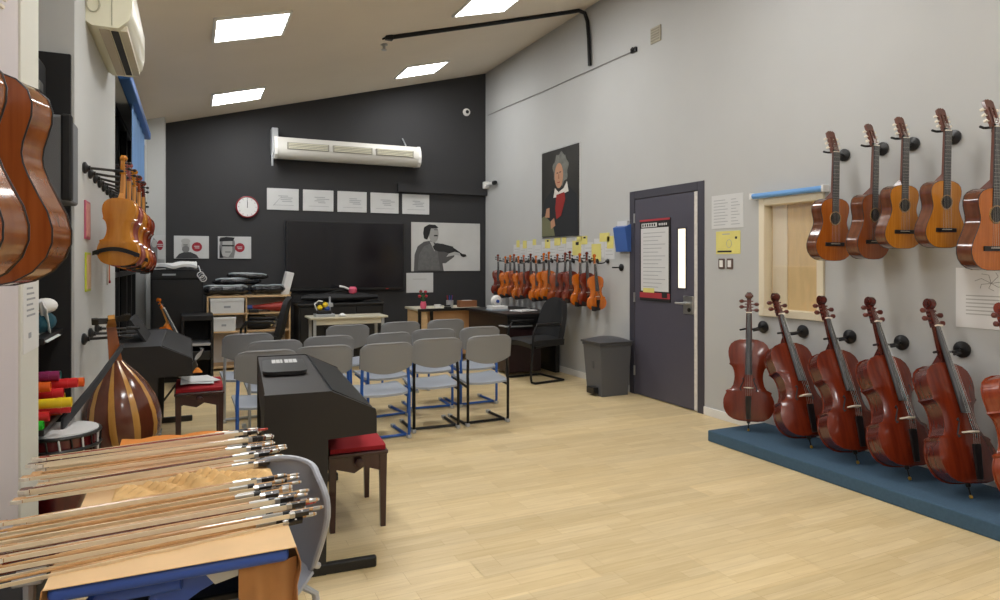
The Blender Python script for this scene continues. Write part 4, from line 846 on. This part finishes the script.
# ------------------------------------------------------------------ litter bin
t = thing('litter_bin', 'grey pedal litter bin standing beside the door frame', 'bin', (3.985, 5.93, 0), RAD(0))
def fr_(x0, x1, y0, y1, z0, X0, X1, Y0, Y1, z1): return MB().add([(x0,y0,z0), (x1,y0,z0), (x1,y1,z0), (x0,y1,z0), (X0,Y0,z1), (X1,Y0,z1), (X1,Y1,z1), (X0,Y1,z1)], [(0,3,2,1), (4,5,6,7), (0,1,5,4), (1,2,6,5), (2,3,7,6), (3,0,4,7)])
fr_(-.15, .17, -.15, .13, 0, -.19, .19, -.18, .15, .52).build('body', M_BIN, t)
MB().bbox(-.2, .2, -.19, .16, .515, .545, .008).build('rim', M_BINL, t)
MB().sheet(lambda u, v: (-.21+u*.42, -.20+v*.37, .555+.045*math.sin(PI*u)**.7*math.sin(PI*v)**.7), 10, 10, .02).build('lid', M_BINL, t, True)
MB().bbox(-.215, -.15, -.09, .05, .02, .09, .008).build('pedal', M_BLACK, t); MB().bbox(-.181, -.172, -.04, .0, .28, .36, .002, 1).xf(Matrix.Rotation(RAD(0), 4, 'Y')).build('emblem', M_BINL, t)
# ------------------------------------------------------------------ teacher's desks
t = thing('teacher_desk', 'beech front desk with dark-edged top below the violin player poster', 'desk', (2.77, 8.60, 0)); t.scale = (.92, 1, 1)
MB().bbox(0, 1.02, 0, .62, .725, .755, .004, 1).build('desk_top', M_LAM, t); MB().bbox(-.006, 1.026, -.008, .0, .72, .757, .002, 1).build('edge_band', M_BLACK, t)
MB().bbox(.03, .16, .04, .58, 0, .725, .003, 1).build('side_panel', M_BEECH, t); MB().bbox(.86, .99, .04, .58, 0, .725, .003, 1).build('side_panel', M_BEECH, t); MB().bbox(.16, .86, .12, .14, .1, .725, .003, 1).build('front_panel', mat('beech_tan', '#bf9468', .5, var=.08, vscale=4), t)
for x in (.03, .215): MB().bbox(x-.02, x+.02, .0, .04, 0, .725, .003, 1).build('leg', M_BLKMET, t)
t = thing('corner_desk', 'black desk along the grey wall under the violins', 'desk', (3.45, 7.25, 0))
MB().bbox(0, .78, 0, 1.33, .72, .76, .006).build('desk_top', M_BLACK, t); MB().bbox(.02, .76, .02, .05, .58, .72, .003, 1).build('front_rail', M_BLACK, t); MB().bbox(.02, .05, .05, 1.26, .35, .72, .003, 1).build('modesty_panel', M_BLACK, t)
MB().bbox(.06, .5, .06, .5, .04, .58, .004, 1).build('drawer_unit', mat('dark_wine', '#2a1416', .4), t); MB().bbox(.06, .72, 1.26, 1.31, 0, .72, .004, 1).build('side_panel', M_BLACK, t); MB().bbox(.7, .76, .05, .5, 0, .72, .003, 1).build('side_panel', M_BLACK, t)
MB().bbox(-.02, .35, .0, .2, .60, .615, .003, 1).build('keyboard_tray', M_GREYMET, t)
t = thing('printed_folder', 'white papers lying on the black desk', 'paper', (3.75, 7.45, .763), RAD(20))
MB().bbox(0, .30, 0, .22, 0, .012, .003, 1).build('stack', M_CARD, t); MB().bbox(.02, .3, .02, .22, .012, .016, .001, 1).build('top_sheet', M_PAPER, t)
t = thing('desk_fan', 'small white rounded device on the black desk by the violins', 'device', (3.72, 8.15, .76)); t.scale = (.75, .75, .75)
MB().lathe([(.09, 0), (.1, .02), (.07, .04), (.03, .06)], 18).build('base', M_WHITE, t, True); MB().lathe([(.02, -.06), (.08, -.05), (.11, 0), (.08, .04), (.02, .05)], 18, (0, 0, .14), 'y').build('head', M_WHITE, t, True); MB().lathe([(.03, -.075), (.03, -.055)], 14, (0, 0, .14), 'y').build('hub', M_BLUE, t)
t = thing('paper_tray', 'pale document tray on the black desk beside the white device', 'tray', (3.5, 7.8, .76))
MB().bbox(0, .24, 0, .2, 0, .02, .003, 1).build('tray', mat('tray_blue_grey', '#aab4bd', .4), t); MB().bbox(.01, .23, .01, .19, .02, .06, .004, 1).build('papers', M_CARD, t)
t = thing('tissue_box', 'brown box on the beech desk beside the black desk', 'box', (3.42, 8.72, .755)); MB().bbox(0, .26, 0, .12, 0, .09, .005).build('box', mat('brown_box', '#8a5a3a', .6), t); MB().bbox(.06, .2, .03, .09, .09, .094, .001, 1).build('slot', M_CARD, t)
t = thing('pencil_pot', 'small dark pot of red and blue pens on the beech desk', 'pot', (3.28, 8.75, .755)); MB().lathe([(.045, 0), (.05, .1)], 14).build('pot', M_GREYMET, t)
for k in range(5): MB().tube([(.02*math.cos(k*1.3), .02*math.sin(k*1.3), .04), (.04*math.cos(k*1.3), .04*math.sin(k*1.3), .17)], .006, 6).build('pen', (M_BADGE, M_BLUE, M_BADGE, M_BLACK, M_BLUE)[k], t)
t = thing('flower_vase', 'pink vase with red flowers and leaves on the beech desk', 'vase', (2.87, 8.68, .755)); t.scale = (.8, .8, .75)
MB().lathe([(.04, 0), (.055, .03), (.05, .09), (.04, .12), (.048, .13)], 18).build('vase', M_PINK, t, True)
for k in range(7):
    a = k*2*PI/7; r = .05+.03*(k % 3); z = .22+.04*(k % 4); p1 = (r*math.cos(a), r*math.sin(a)*.6, z)
    MB().tube([(0, 0, .1), (r*.4*math.cos(a), r*.3*math.sin(a), z*.7), p1], .004, 5).build('stem', M_LEAF, t)
    if k % 2 == 0: MB().lathe([(.006, -.02), (.03, 0), (.032, .015), (.015, .03)], 10, p1).build('flower', mat('red_petal', '#b8333f', .6), t, True)
    else: MB().sheet(lambda u, v, p1=p1, a=a: (p1[0]*(.7+.7*u), p1[1]+(v-.5)*.05*math.sin(PI*u), p1[2]-.06+.05*u), 6, 2, .002).build('leaf', M_LEAF, t, True)
for x, y, l, m in ((3.12, 8.8, 'small white tape dispenser on the beech desk', M_CARD), (3.2, 8.62, 'small black stapler on the beech desk', M_BLACK)):
    t = thing('desk_tool', l, 'stationery', (x, y, .755)); MB().bbox(-.05, .05, -.02, .02, 0, .02, .004).build('base', m, t); MB().bbox(-.05, .04, -.015, .015, .025, .045, .006).build('arm', m, t); MB().bbox(.03, .05, -.015, .015, .015, .04, .003).build('hinge', M_STEEL, t)
# black cantilever office chair
t = thing('office_chair', 'black cantilever office chair with armrests at the black desk', 'chair', (3.70, 6.96, 0), RAD(97))
for s in (-1, 1):
    x = s*.26
    MB().tube([(x*.9, -.22, .015), (x, .2, .015), (x, .25, .03), (x, .26, .08), (x, .24, .40), (x, .22, .60), (x, .18, .655), (x, .1, .67), (x, -.16, .655)], .0135, 8).build('side_frame', M_BLKMET, t, True)
    MB().bbox(x-.025, x+.025, -.14, .18, .66, .69, .012).build('armrest', M_BLACK, t, True); MB().tube([(x, .2, .42), (x*.8, -.15, .43)], .012).build('seat_rail', M_BLKMET, t, True)
MB().tube([(-.235, -.22, .015), (.235, -.22, .015)], .0135).build('rear_bar', M_BLKMET, t, True)
MB().sheet(lambda u, v: ((u-.5)*.50, -.22+v*.47, .46+.02*math.sin(PI*u)-.03*max(0, (v-.8)/.2)**2), 10, 10, .07).build('seat', M_BLACKM, t, True)
MB().sheet(lambda u, v: ((u-.5)*(.50-.12*v**3), -.22-.10*v+.05*(2*u-1)**2, .50+v*.46-.07*abs(2*u-1)**3*v), 10, 14, .06).build('backrest', M_BLACKM, t, True)

# ------------------------------------------------------------------ alcove shelves and their contents
t = thing('shelf_unit', 'tall black shelf unit set into the alcove beside the left pier', 'shelf', (0,0,0))
MB().bbox(-1.08, -1.06, 3.2, 3.69, 0, 2.36, .002, 1).build('back_panel', M_BLACKM, t); MB().bbox(-1.06, -.51, 3.665, 3.69, 0, 2.36, .002, 1).build('side_panel', M_BLACKM, t); MB().bbox(-1.06, -.60, 3.2, 3.22, 0, 2.36, .002, 1).build('side_panel', M_BLACKM, t)
for z in (.05, .685, 1.055, 1.62, 2.335): MB().bbox(-1.06, (-.70 if z < .1 else -.54) if z < 2 else -.82, 3.22, 3.665, z, z+.025, .002, 1).build('shelf_board', M_BLACK, t)
t = thing('amplifier', 'dark grey speaker box with black edge on the tall black shelf', 'speaker', (-.475, 3.36, 1.648))
MB().bbox(-.4, 0, 0, .27, 0, .37, .012).build('cabinet', mat('speaker_grey', '#74777c', .9, bump=.4, bscale=300), t); MB().bbox(-.03, .012, -.006, .045, .005, .375, .01).build('corner_trim', M_BLACKM, t)
t = thing('instrument_case', 'black upright case filling the top of the tall shelf', 'case', (-.60, 3.36, 2.02))
MB().bbox(-.4, 0, 0, .28, 0, .27, .02).build('shell', M_BLACKM, t); MB().bbox(.0, .004, .1, .18, .12, .16, .001, 1).build('latch', M_STEEL, t)
t = thing('soft_toy', 'teal and white soft bundle with red patch on the alcove shelf', 'bundle', (-.60, 3.47, 1.081)); t.scale = (.9, 1, .8)
MB().sheet(lambda u, v: (.06*math.sin(PI*v)*math.cos(2*PI*u)*(1+.2*math.sin(6*PI*u)), .09*math.sin(PI*v)*math.sin(2*PI*u), .06-.06*math.cos(PI*v)), 16, 8, .003).build('teal_cloth', mat('teal_cloth', '#1f5262', .8), t, True)
MB().sheet(lambda u, v: (.03+.05*math.sin(PI*v)*math.cos(2*PI*u), -.02+.05*math.sin(PI*v)*math.sin(2*PI*u), .15-.04*math.cos(PI*v)), 14, 8, .003).build('white_cap', M_CARD, t, True)
MB().sheet(lambda u, v: (.02+.03*u, -.10+.09*v, .02+.14*(1-v)+.02*math.sin(5*u)), 6, 8, .006).build('white_flap', M_CARD, t, True); MB().bbox(-.03, .02, -.06, .0, .12, .17, .012).build('red_patch', M_BADGE, t, True)
tag(MB().sheet(lambda u, v: (-.64+.11*u, 3.24+.3*v, 1.083-.02*u*u), 6, 6, .004).build('cloth', mat('pale_cloth', '#cfd8d8', .8), None, True), 'pale cloth lying on the alcove shelf under the teal bundle', 'cloth')
# sound tubes: open plastic pipes lying on the shelf, ends toward the room
def tubeob(x, y, z, m, nm, L=.42, r=.021):
    t = thing('percussion_tube', nm+' plastic percussion tube stacked on the alcove shelf', 'tube', (x, y, z), 0, 'percussion tubes on the alcove shelf')
    MB().lathe([(r-.003, -L+.003), (r, -L), (r, 0), (r-.003, 0), (r-.003, -.05), (.002, -.052)], 16, (0,0,0), 'x').build('tube', m, t, 50)
    MB().lathe([(r+.0015, -.05), (r+.0015, -.035)], 16, (0,0,0), 'x').build('band', m, t)
T = {k: mat('tube_'+k, h, .35) for k, h in (('red', '#d1272b'), ('orange', '#e8641e'), ('yellow', '#e8c61c'), ('green', '#2ec22e'), ('purple', '#8a2a5a'), ('teal', '#1b7a70'))}
ZB = .712
for x, y, dz, c, nm in ((-.455, 3.46, .055+.09, 'red', 'long red'), (-.44, 3.53, .135, 'orange', 'short orange'), (-.52, 3.43, .185, 'purple', 'purple'), (-.535, 3.33, .155, 'orange', 'bright orange'), (-.50, 3.40, .115, 'red', 'second-layer red'), (-.525, 3.50, .175, 'teal', 'teal'),
                        (-.455, 3.30, .09, 'yellow', 'yellow'), (-.53, 3.27, .043, 'red', 'short red'), (-.475, 3.41, .045, 'red', 'bottom red'), (-.545, 3.24, .012, 'green', 'bright green'), (-.515, 3.54, .07, 'yellow', 'rear yellow'), (-.52, 3.50, .021, 'orange', 'bottom orange')):
    tubeob(x, y, ZB+dz, T[c], nm)
# goblet drum in the alcove foot
t = thing('goblet_drum', 'red rope-laced hand drum with white head under the coloured tubes', 'drum', (-.52, 3.42, 0))
MB().lathe([(.10, 0), (.11, .02), (.075, .2), (.07, .28), (.12, .42), (.148, .55), (.15, .655)], 28).build('shell', wood('drum_red', '#4a1013', '#651a1c'), t, True)
MB().lathe([(.15, .662), (.147, .668), (.02, .67)], 28).build('head', M_PAPER, t, True)
for z in (.655, .60): MB().tube([(.155*math.cos(a), .155*math.sin(a), z) for a in [2*PI*k/28 for k in range(28)]], .008, 6, closed=True).build('ring', M_BLACK, t, True)
for k in range(22):
    a = 2*PI*k/22; b = a+PI/22
    MB().tube([(.157*math.cos(a), .157*math.sin(a), .655), (.150*math.cos(b), .150*math.sin(b), .48)], .004, 5).build('rope', M_CARD if k % 2 else M_BLACK, t)
tag(MB().sheet(lambda u, v: (-.505+.185*u, 3.40+.50*u+.012*(v-.5), .69+.27*u-.012*math.sin(PI*u)+(.05-.02*u)*(v-.5)), 20, 3, .012).build('carrying_strap', mat('strap_charcoal', '#3a3c3f', .45), None, True), 'wide black and grey strap slung from the oud pegs down to the drum', 'strap')
# ------------------------------------------------------------------ oud hanging with its ribbed back to the room
t = thing('oud', 'oud with striped brown and blond ribbed back hanging below the violins', 'oud', (-.305, 3.98, .385))
M_ST1, M_ST2 = wood('oud_brown', '#5a2c1c', '#6d3924', rough=.18), wood('oud_blond', '#b9853f', '#cf9c55', rough=.2)
prof = [(.0, .0), (.06, .004), (.105, .02), (.145, .055), (.172, .105), (.183, .16), (.18, .22), (.163, .29), (.132, .36), (.092, .42), (.055, .465), (.03, .50)]
a = 0
seq = [10, 24]*5+[10]
for q, dg in enumerate(seq):
    a0, a1 = RAD(a), RAD(a+dg); a += dg; n = 3 if dg > 12 else 2
    vs_ = []; fs_ = []
    for r, z in prof:
        for k in range(n+1):
            b = a0+(a1-a0)*k/n; vs_.append((max(r, .002)*math.cos(b), -max(r, .002)*.98*math.sin(b), z))
    for k in range(n+1):
        pass
    N = len(vs_)
    vs2 = [(x*.97, y*.97+.0, z) for x, y, z in vs_]
    for i in range(len(prof)-1):
        for k in range(n):
            f = (i*(n+1)+k, i*(n+1)+k+1, (i+1)*(n+1)+k+1, (i+1)*(n+1)+k); fs_ += [f, tuple(N+j for j in reversed(f))]
    for i in range(len(prof)-1):
        for k in (0, n): fs_.append((i*(n+1)+k, (i+1)*(n+1)+k, N+(i+1)*(n+1)+k, N+i*(n+1)+k))
    MB().add(vs_+vs2, fs_).build('stave', M_ST1 if dg > 12 else M_ST2, t, 50)
fo = [(r, z) for r, z in prof]+[(-r, z) for r, z in reversed(prof[1:])]
MB().prism(fo, .0, .004).build('soundboard', M_ST2, t)
MB().add([(-.03, 0, .495), (.03, 0, .495), (.022, 0, .69), (-.022, 0, .69), (-.03, -.03, .495), (.03, -.03, .495), (.02, -.024, .69), (-.02, -.024, .69)], [(0,1,2,3), (7,6,5,4), (0,4,5,1), (1,5,6,2), (2,6,7,3), (3,7,4,0)]).build('neck', wood('oud_neck', '#8a4a22', '#a25c30'), t)
MB().add([(-.024, .0, .69), (.024, 0, .69), (.015, -.15, .745), (-.015, -.15, .745), (-.024, -.03, .675), (.024, -.03, .675), (.014, -.16, .725), (-.014, -.16, .725)], [(0,1,2,3), (7,6,5,4), (0,4,5,1), (1,5,6,2), (2,6,7,3), (3,7,4,0)]).build('pegbox', M_ST2, t)
for k in range(5):
    f = .15+.17*k; y, z = -.16*f-.01, .69+.045*f
    for s in (-1, 1): MB().tube([(0, y+.008*s, z), (s*.055, y+.008*s, z+.006), (s*.062, y+.008*s, z+.006), (s*.085, y+.008*s, z+.008)], .005, 6, rs=[.004, .005, .009, .007]).build('peg', M_EBONY, t, True)
t.rotation_euler = (0, RAD(-6), RAD(8))
for i, y in enumerate((3.94, 4.18, 4.44)):
    hanger(ORD[i]+' black peg hanger from the shelves at the oud neck', (XL, y, 1.0+.004*i), (-.30, y+.05, 1.0), .03, 'lower peg hangers on the left wall', .03, 1)
# narrow wall strips and thermometer
for y, z, h, m, m2, l in ((4.10, 1.51, .20, '#c98f86', '#b85a72', 'narrow pink-framed strip print on the left wall'), (4.12, 1.235, .205, '#cfae8a', '#b6c02a', 'narrow yellow-framed strip print on the left wall')):
    t = thing('strip_print', l, 'print', (XL, y, z), PI/2); MB().bbox(-.09, .09, -.008, 0, 0, h, .002, 1).build('frame', mat('strip_edge'+m2, m2, .5), t); MB().bbox(-.075, .075, -.010, -.007, .012, h-.012, .001, 1).build('print', mat('strip_face'+m, m, .6, var=.15, vscale=30), t)
t = thing('wall_thermometer', 'small pale thermometer with red end on the left wall', 'thermometer', (XL, 5.05, 1.24), PI/2)
MB().bbox(-.03, .03, -.01, 0, 0, .17, .004).build('plate', M_PALE, t); MB().tube([(0, -.012, .03), (0, -.012, .15)], .004, 6).build('glass_tube', mat('orange_tube', '#d77a4a', .4), t); MB().lathe([(.009, -.02), (.011, -.01)], 10, (0, 0, .02), 'y').build('bulb', M_BADGE, t)

# ------------------------------------------------------------------ back corner: cabinet, small cello, shelf of boxes
t = thing('equipment_cabinet', 'tall black cabinet in the corner by the white column', 'cabinet', (-.42, 8.55, 0))
MB().bbox(0, .55, 0, .6, .04, 1.30, .006).build('body', M_BLACKM, t); MB().bbox(.02, .53, -.012, 0, .06, 1.18, .004, 1).build('door', M_BLACK, t); MB().bbox(.0, .55, -.014, 0, 1.20, 1.29, .004, 1).build('top_rail', M_BLACK, t); MB().bbox(.12, .26, -.017, -.013, 1.235, 1.255, .001, 1).build('name_plate', M_GREYMET, t); MB().box(.02, .53, .03, .57, 0, .04).build('plinth', M_BLACK, t)
tag(MB().sheet(lambda u, v: (-.44+.50*u, 8.52+.3*v+.02*math.sin(9*u), 1.322+.03*abs(math.sin(6*u+4*v))+.05*u*v), 16, 6, .03).build('white_cover', M_CARD, None, True), 'crumpled white cover lying on top of the tall black cabinet', 'cloth')
t = thing('cable_coil', 'loop of white cable hanging at the side of the tall black cabinet', 'cable', (.10, 8.53, 1.24)); t.scale = (.7, .7, .7)
for k in range(3): MB().tube([(.02*k+.05*math.cos(a), -.03, .05*math.sin(a)-.03*k) for a in [2*PI*q/16 for q in range(16)]], .009, 6, closed=True).build('loop', M_CARD if k != 1 else M_GREYMET, t, True)
MB().tube([(.0, -.02, .05), (-.02, .0, .12), (-.03, .08, .15)], .009, 6).build('lead', M_CARD, t, True)
c = fiddle('cello', 'small orange cello leaning against the tall black cabinet behind the piano', 'cello', V_ORG, V_ORG, L=.44, rib=.065, neck=.14, head=.1, chin=False, pin=.05, neck_m=M_MAPLE)
place_axes(c, Vector((-.08, 7.3, .36)), (-.30, .28, .79), (.9, -.35, .1))
t = thing('instrument_stand', 'black stand cradling the small orange cello', 'stand', (-.08, 7.3, 0))
for k in range(3): MB().tube([(0, 0, .26), (.2*math.cos(k*2.1+.5), .2*math.sin(k*2.1+.5), .01)], .011).build('leg', M_BLKMET, t, True)
MB().tube([(-.1, -.1, .30), (-.05, .0, .27), (.05, 0, .27), (.1, -.1, .30)], .012).build('cradle', M_BLKMET, t, True)
t = thing('side_cabinet', 'low black open cabinet between the corner cabinet and the shelf of boxes', 'cabinet', (-.10, 8.10, 0)); t.scale = (.78, 1, 1)
MB().bbox(0, .42, 0, .4, .74, .80, .006).build('top', M_BLACK, t); MB().bbox(0, .04, 0, .4, 0, .74, .004, 1).build('side_panel', M_BLACK, t); MB().bbox(.38, .42, 0, .4, 0, .74, .004, 1).build('side_panel', M_BLACK, t); MB().bbox(.04, .38, .0, .4, .46, .49, .004, 1).build('shelf_board', M_GREYMET, t); MB().bbox(.04, .38, .37, .4, .0, .74, .004, 1).build('back_panel', M_BLACKM, t); MB().bbox(.04, .38, .02, .37, .3, .4, .006).build('drawer', M_BLACK, t)
t = thing('box_shelf', 'beech shelf unit holding white boxes against the black wall', 'shelf', (.18, 9.22, 0))
for z in (.03, .48, .71, .93): MB().bbox(.02, 1.0, 0, .42, z, z+.022, .002, 1).build('shelf_board', M_BEECH, t)
for x in (0, .46, 1.0): MB().bbox(x, x+.02, 0, .42, 0, .955, .002, 1).build('upright', M_BEECH, t)
MB().bbox(.02, 1.0, .41, .42, .03, .95, .002, 1).build('back_panel', M_CARD, t)
def wbox(x, y, z, w_, d_, h, l, m=M_CARD):
    t = thing('storage_box', l, 'box', (x, y, z)); MB().bbox(0, w_, 0, d_, 0, h*.8, .006).build('box', m, t); MB().bbox(-.006, w_+.006, -.006, d_+.006, h*.78, h, .006).build('lid', m, t); MB().bbox(w_*.4, w_*.6, -.004, 0, h*.35, h*.5, .001, 1).build('label_plate', M_INK, t)
wbox(.22, 9.225, .733, .40, .3, .19, 'large white box on the upper level of the beech shelf'); wbox(.24, 9.225, .503, .28, .3, .18, 'small white box on the lower level of the beech shelf'); wbox(.70, 9.42, .503, .20, .18, .17, 'grey box beside the long black case on the beech shelf', mat('pale_grey_box', '#b3b2a8', .6))
t = thing('red_cone', 'red cone with blue tip lying on the upper beech shelf', 'cone', (.72, 9.28, .80)); MB().lathe([(.02, 0), (.025, .04), (.065, .36), (.066, .38)], 18, (0,0,0), 'x').build('cone', mat('cone_red', '#a8352a', .5), t, True); MB().lathe([(.028, -.06), (.028, .005)], 14, (0,0,0), 'x').build('tip', M_BLUE, t)
t = thing('small_device', 'small black cable adapter on the upper beech shelf', 'device', (.68, 9.2, .733)); MB().bbox(0, .12, 0, .06, 0, .035, .006).build('body', M_BLACK, t); MB().tube([(.12, .03, .02), (.2, .02, .03), (.26, .04, .015)], .006).build('lead', M_BLACK, t, True)
t = thing('instrument_case', 'long black case lying across the front of the lower beech shelf', 'case', (.655, 9.31, .498)); t.scale = (.6, 1, 1); MB().sheet(lambda u, v: (.56*u, .07*math.cos(2*PI*v)*(.35+.65*math.sin(PI*min(1, .15+.8*u))), .07+.065*math.sin(2*PI*v)*(.35+.65*math.sin(PI*min(1, .15+.8*u)))), 14, 14, .004).build('shell', M_BLACKM, t, True); MB().tube([(.50, -.05, .05), (.58, -.04, .10), (.56, -.02, .15)], .014).build('handle_strap', mat('tan_strap', '#cdbd88', .6), t, True)
# soft cases heaped on the shelf
rb2 = random.Random(5)
for k, (x, y, z, L, r, rz, ry, l) in enumerate(((.10, 9.35, 1.03, .60, .085, 0, 0, 'long black soft case lying lowest on the beech shelf'), (.70, 9.37, 1.03, .45, .08, 4, 0, 'shiny black soft case at the television end of the shelf top'), (.25, 9.40, 1.135, .60, .06, 3, 0, 'black soft case slanting across the heap on the shelf'), (.42, 9.42, 1.215, .52, .05, -5, 2, 'grey-striped soft case on top of the heap on the shelf'))):
    t = thing('soft_case', l, 'case', (x, y, z), RAD(rz), 'soft cases heaped on the shelf'); t.rotation_euler = (0, RAD(ry), RAD(rz))
    rf = lambda u, k=k, r=r: r*(min(1, math.sin(PI*min(max(u, .01), .99))*2.2)**.6)*(1+.06*math.sin(9*u+k))
    MB().sheet(lambda u, v: (L*u, rf(u)*1.2*math.cos(2*PI*v), rf(u)*.8*math.sin(2*PI*v)*(1+.10*math.sin(14*u+9*v))), 26, 16, .004).build('bag', mat('glossy_bag_black', '#1b1c20', .22, bump=1.0, bscale=9, var=.5, vscale=6), t, True)
    MB().tube([(L*u, -rf(u)*.9, rf(u)*.62) for u in [.06+.044*j for j in range(21)]], .014, 6).build('piping', mat('bag_stripe', '#8d979c', .35), t, True)
t = thing('white_tablet', 'white flat panel propped up at the end of the soft cases', 'panel', (1.10, 9.40, .953)); MB().bbox(0, .10, 0, .22, 0, .32, .006).xf(Matrix.Rotation(RAD(14), 4, 'Y')).build('panel', M_CARD, t); MB().bbox(.0, .14, .05, .15, 0, .03, .004).build('foot', M_BEECH, t)
# second office chair
oc = [o for o in bpy.data.objects if o.name == 'office_chair'][0]
c = copy_tree(oc); c['label'] = 'black office chair squeezed between the beech shelf and the low table'; c.location = (.80, 8.68, 0); c.rotation_euler = (0, 0, RAD(80))
# low table and TV console
t = thing('low_table', 'light grey table in front of the television console', 'table', (1.33, 8.42, -.0)); t.scale = (1, 1, .972)
MB().bbox(0, .98, 0, .45, .695, .72, .004, 1).build('table_top', M_LAM, t)
for x in (.06, .92):
    for y in (.05, .4): MB().bbox(x-.018, x+.018, y-.018, y+.018, 0, .695, .003, 1).build('leg', M_GREYMET, t)
MB().bbox(.078, .90, .04, .06, .62, .69, .003, 1).build('apron', M_LAM, t)
t = thing('toy_machine', 'small gadget with yellow balls and a mast on the low table', 'gadget', (1.41, 8.6, .70))
MB().bbox(0, .24, -.1, .1, 0, .035, .006).build('base', M_GREYMET, t); MB().bbox(.02, .2, -.08, .08, .035, .08, .008).build('tray', M_BLACK, t)
for x, z, m in ((.06, .115, 'yellow'), (.13, .15, 'yellow'), (.15, .10, 'teal')): MB().lathe([(.003, -.035), (.025, -.025), (.036, 0), (.025, .025), (.003, .035)], 14, (x, -.03, z)).build('ball', T[m] if m != 'teal' else M_BLUE, t, True)
MB().tube([(.19, 0, .08), (.19, 0, .25)], .012).build('mast', M_GREYMET, t, True); MB().bbox(.15, .23, -.02, .02, .12, .17, .006).build('arm', M_GREYMET, t); MB().tube([(.03, 0, .08), (.0, 0, .16), (.05, 0, .2), (.1, 0, .19)], .009).build('wire', M_CARD, t, True)
t = thing('computer_mouse', 'small pale mouse on the low table beside the gadget', 'mouse', (1.74, 8.52, .70)); MB().sheet(lambda u, v: ((u-.5)*.07, (v-.5)*.11, .012+.025*math.sin(PI*u)**.6*math.sin(PI*v)**.6), 8, 8, .012).build('body', M_CARD, t, True); MB().bbox(-.004, .004, .015, .035, .03, .042, .002, 1).build('wheel', M_BLACK, t)
t = thing('media_console', 'long black cabinet standing under the television', 'cabinet', (1.30, 9.18, 0))
MB().bbox(0, 1.15, 0, .45, .06, .80, .01).build('body', M_BLACKM, t); MB().bbox(-.02, 1.17, -.02, .46, .80, .83, .006).build('top', M_BLACK, t)
for k in range(3): d = MB().bbox(.02+k*.375, .38+k*.375, -.014, 0, .09, .78, .004, 1).build('door', M_BLACK, t); MB().bbox(.33+k*.375, .345+k*.375, -.026, -.012, .4, .52, .003, 1).build('handle', M_BLKMET, d)
MB().box(.03, 1.12, .03, .42, 0, .06).build('plinth', M_BLACK, t)
t = thing('padded_bag', 'black padded bag slumped on the cabinet under the television', 'bag', (1.35, 9.34, .835)); MB().sheet(lambda u, v: (1.05*u, .14*math.cos(2*PI*v)*math.sin(PI*min(max(u, .03), .97))**.4, .065+.065*math.sin(2*PI*v)*math.sin(PI*min(max(u, .03), .97))**.4*(1+.1*math.sin(19*u))), 24, 14, .005).build('bag', M_BLACKM, t, True); MB().tube([(.35, -.05, .12), (.5, -.1, .17), (.65, -.05, .12)], .01).build('handle', M_BLACK, t, True)
t = thing('pink_flower', 'pink artificial flower with white stem lying on the black padded bag', 'flower', (1.98, 9.28, .965)); MB().lathe([(.01, -.05), (.05, -.02), (.06, .03), (.04, .06), (.01, .05)], 12, (.06, 0, .02)).build('bloom', M_PINK, t, True); MB().tube([(.05, 0, .03), (-.06, 0, .08), (-.12, .02, .09)], .014).build('stem', M_CARD, t, True)
# things under and behind the bow table
t = thing('instrument_case', 'black hard case standing on the floor against the left pier', 'case', (-.50, 1.55, 0)); MB().bbox(-.03, .10, 0, .95, .0, .50, .03, 3).build('shell', M_BLACKM, t, True); MB().bbox(.1, .115, .3, .6, .28, .32, .006).build('handle', M_BLACK, t)
t = thing('metal_stand', 'grey metal post stand between the black case and the desk', 'stand', (-.34, 1.86, 0)); MB().tube([(0, 0, .02), (0, 0, .66)], .013).build('post', M_GREYMET, t, True); MB().bbox(-.035, .035, -.15, .15, 0, .02, .005).build('foot', M_GREYMET, t); MB().bbox(-.03, .03, -.03, .03, .65, .67, .004).build('cap', M_GREYMET, t)
t = thing('paper_sheet', 'white sheet with text lines pinned at the edge of the left pier', 'sheet', (-.543, 2.86, 1.06), PI/2)
MB().bbox(0, .26, -.003, 0, 0, .27, .0008, 1).build('sheet', M_CARD, t)
for k in range(6): flat(t, 'printed_line', M_INK, rect(.05, .19-.02*(k % 3), .13+k*.02, .137+k*.02), .0031)
flat(t, 'printed_mark', M_INK, rect(.08, .12, .05, .07), .0031)
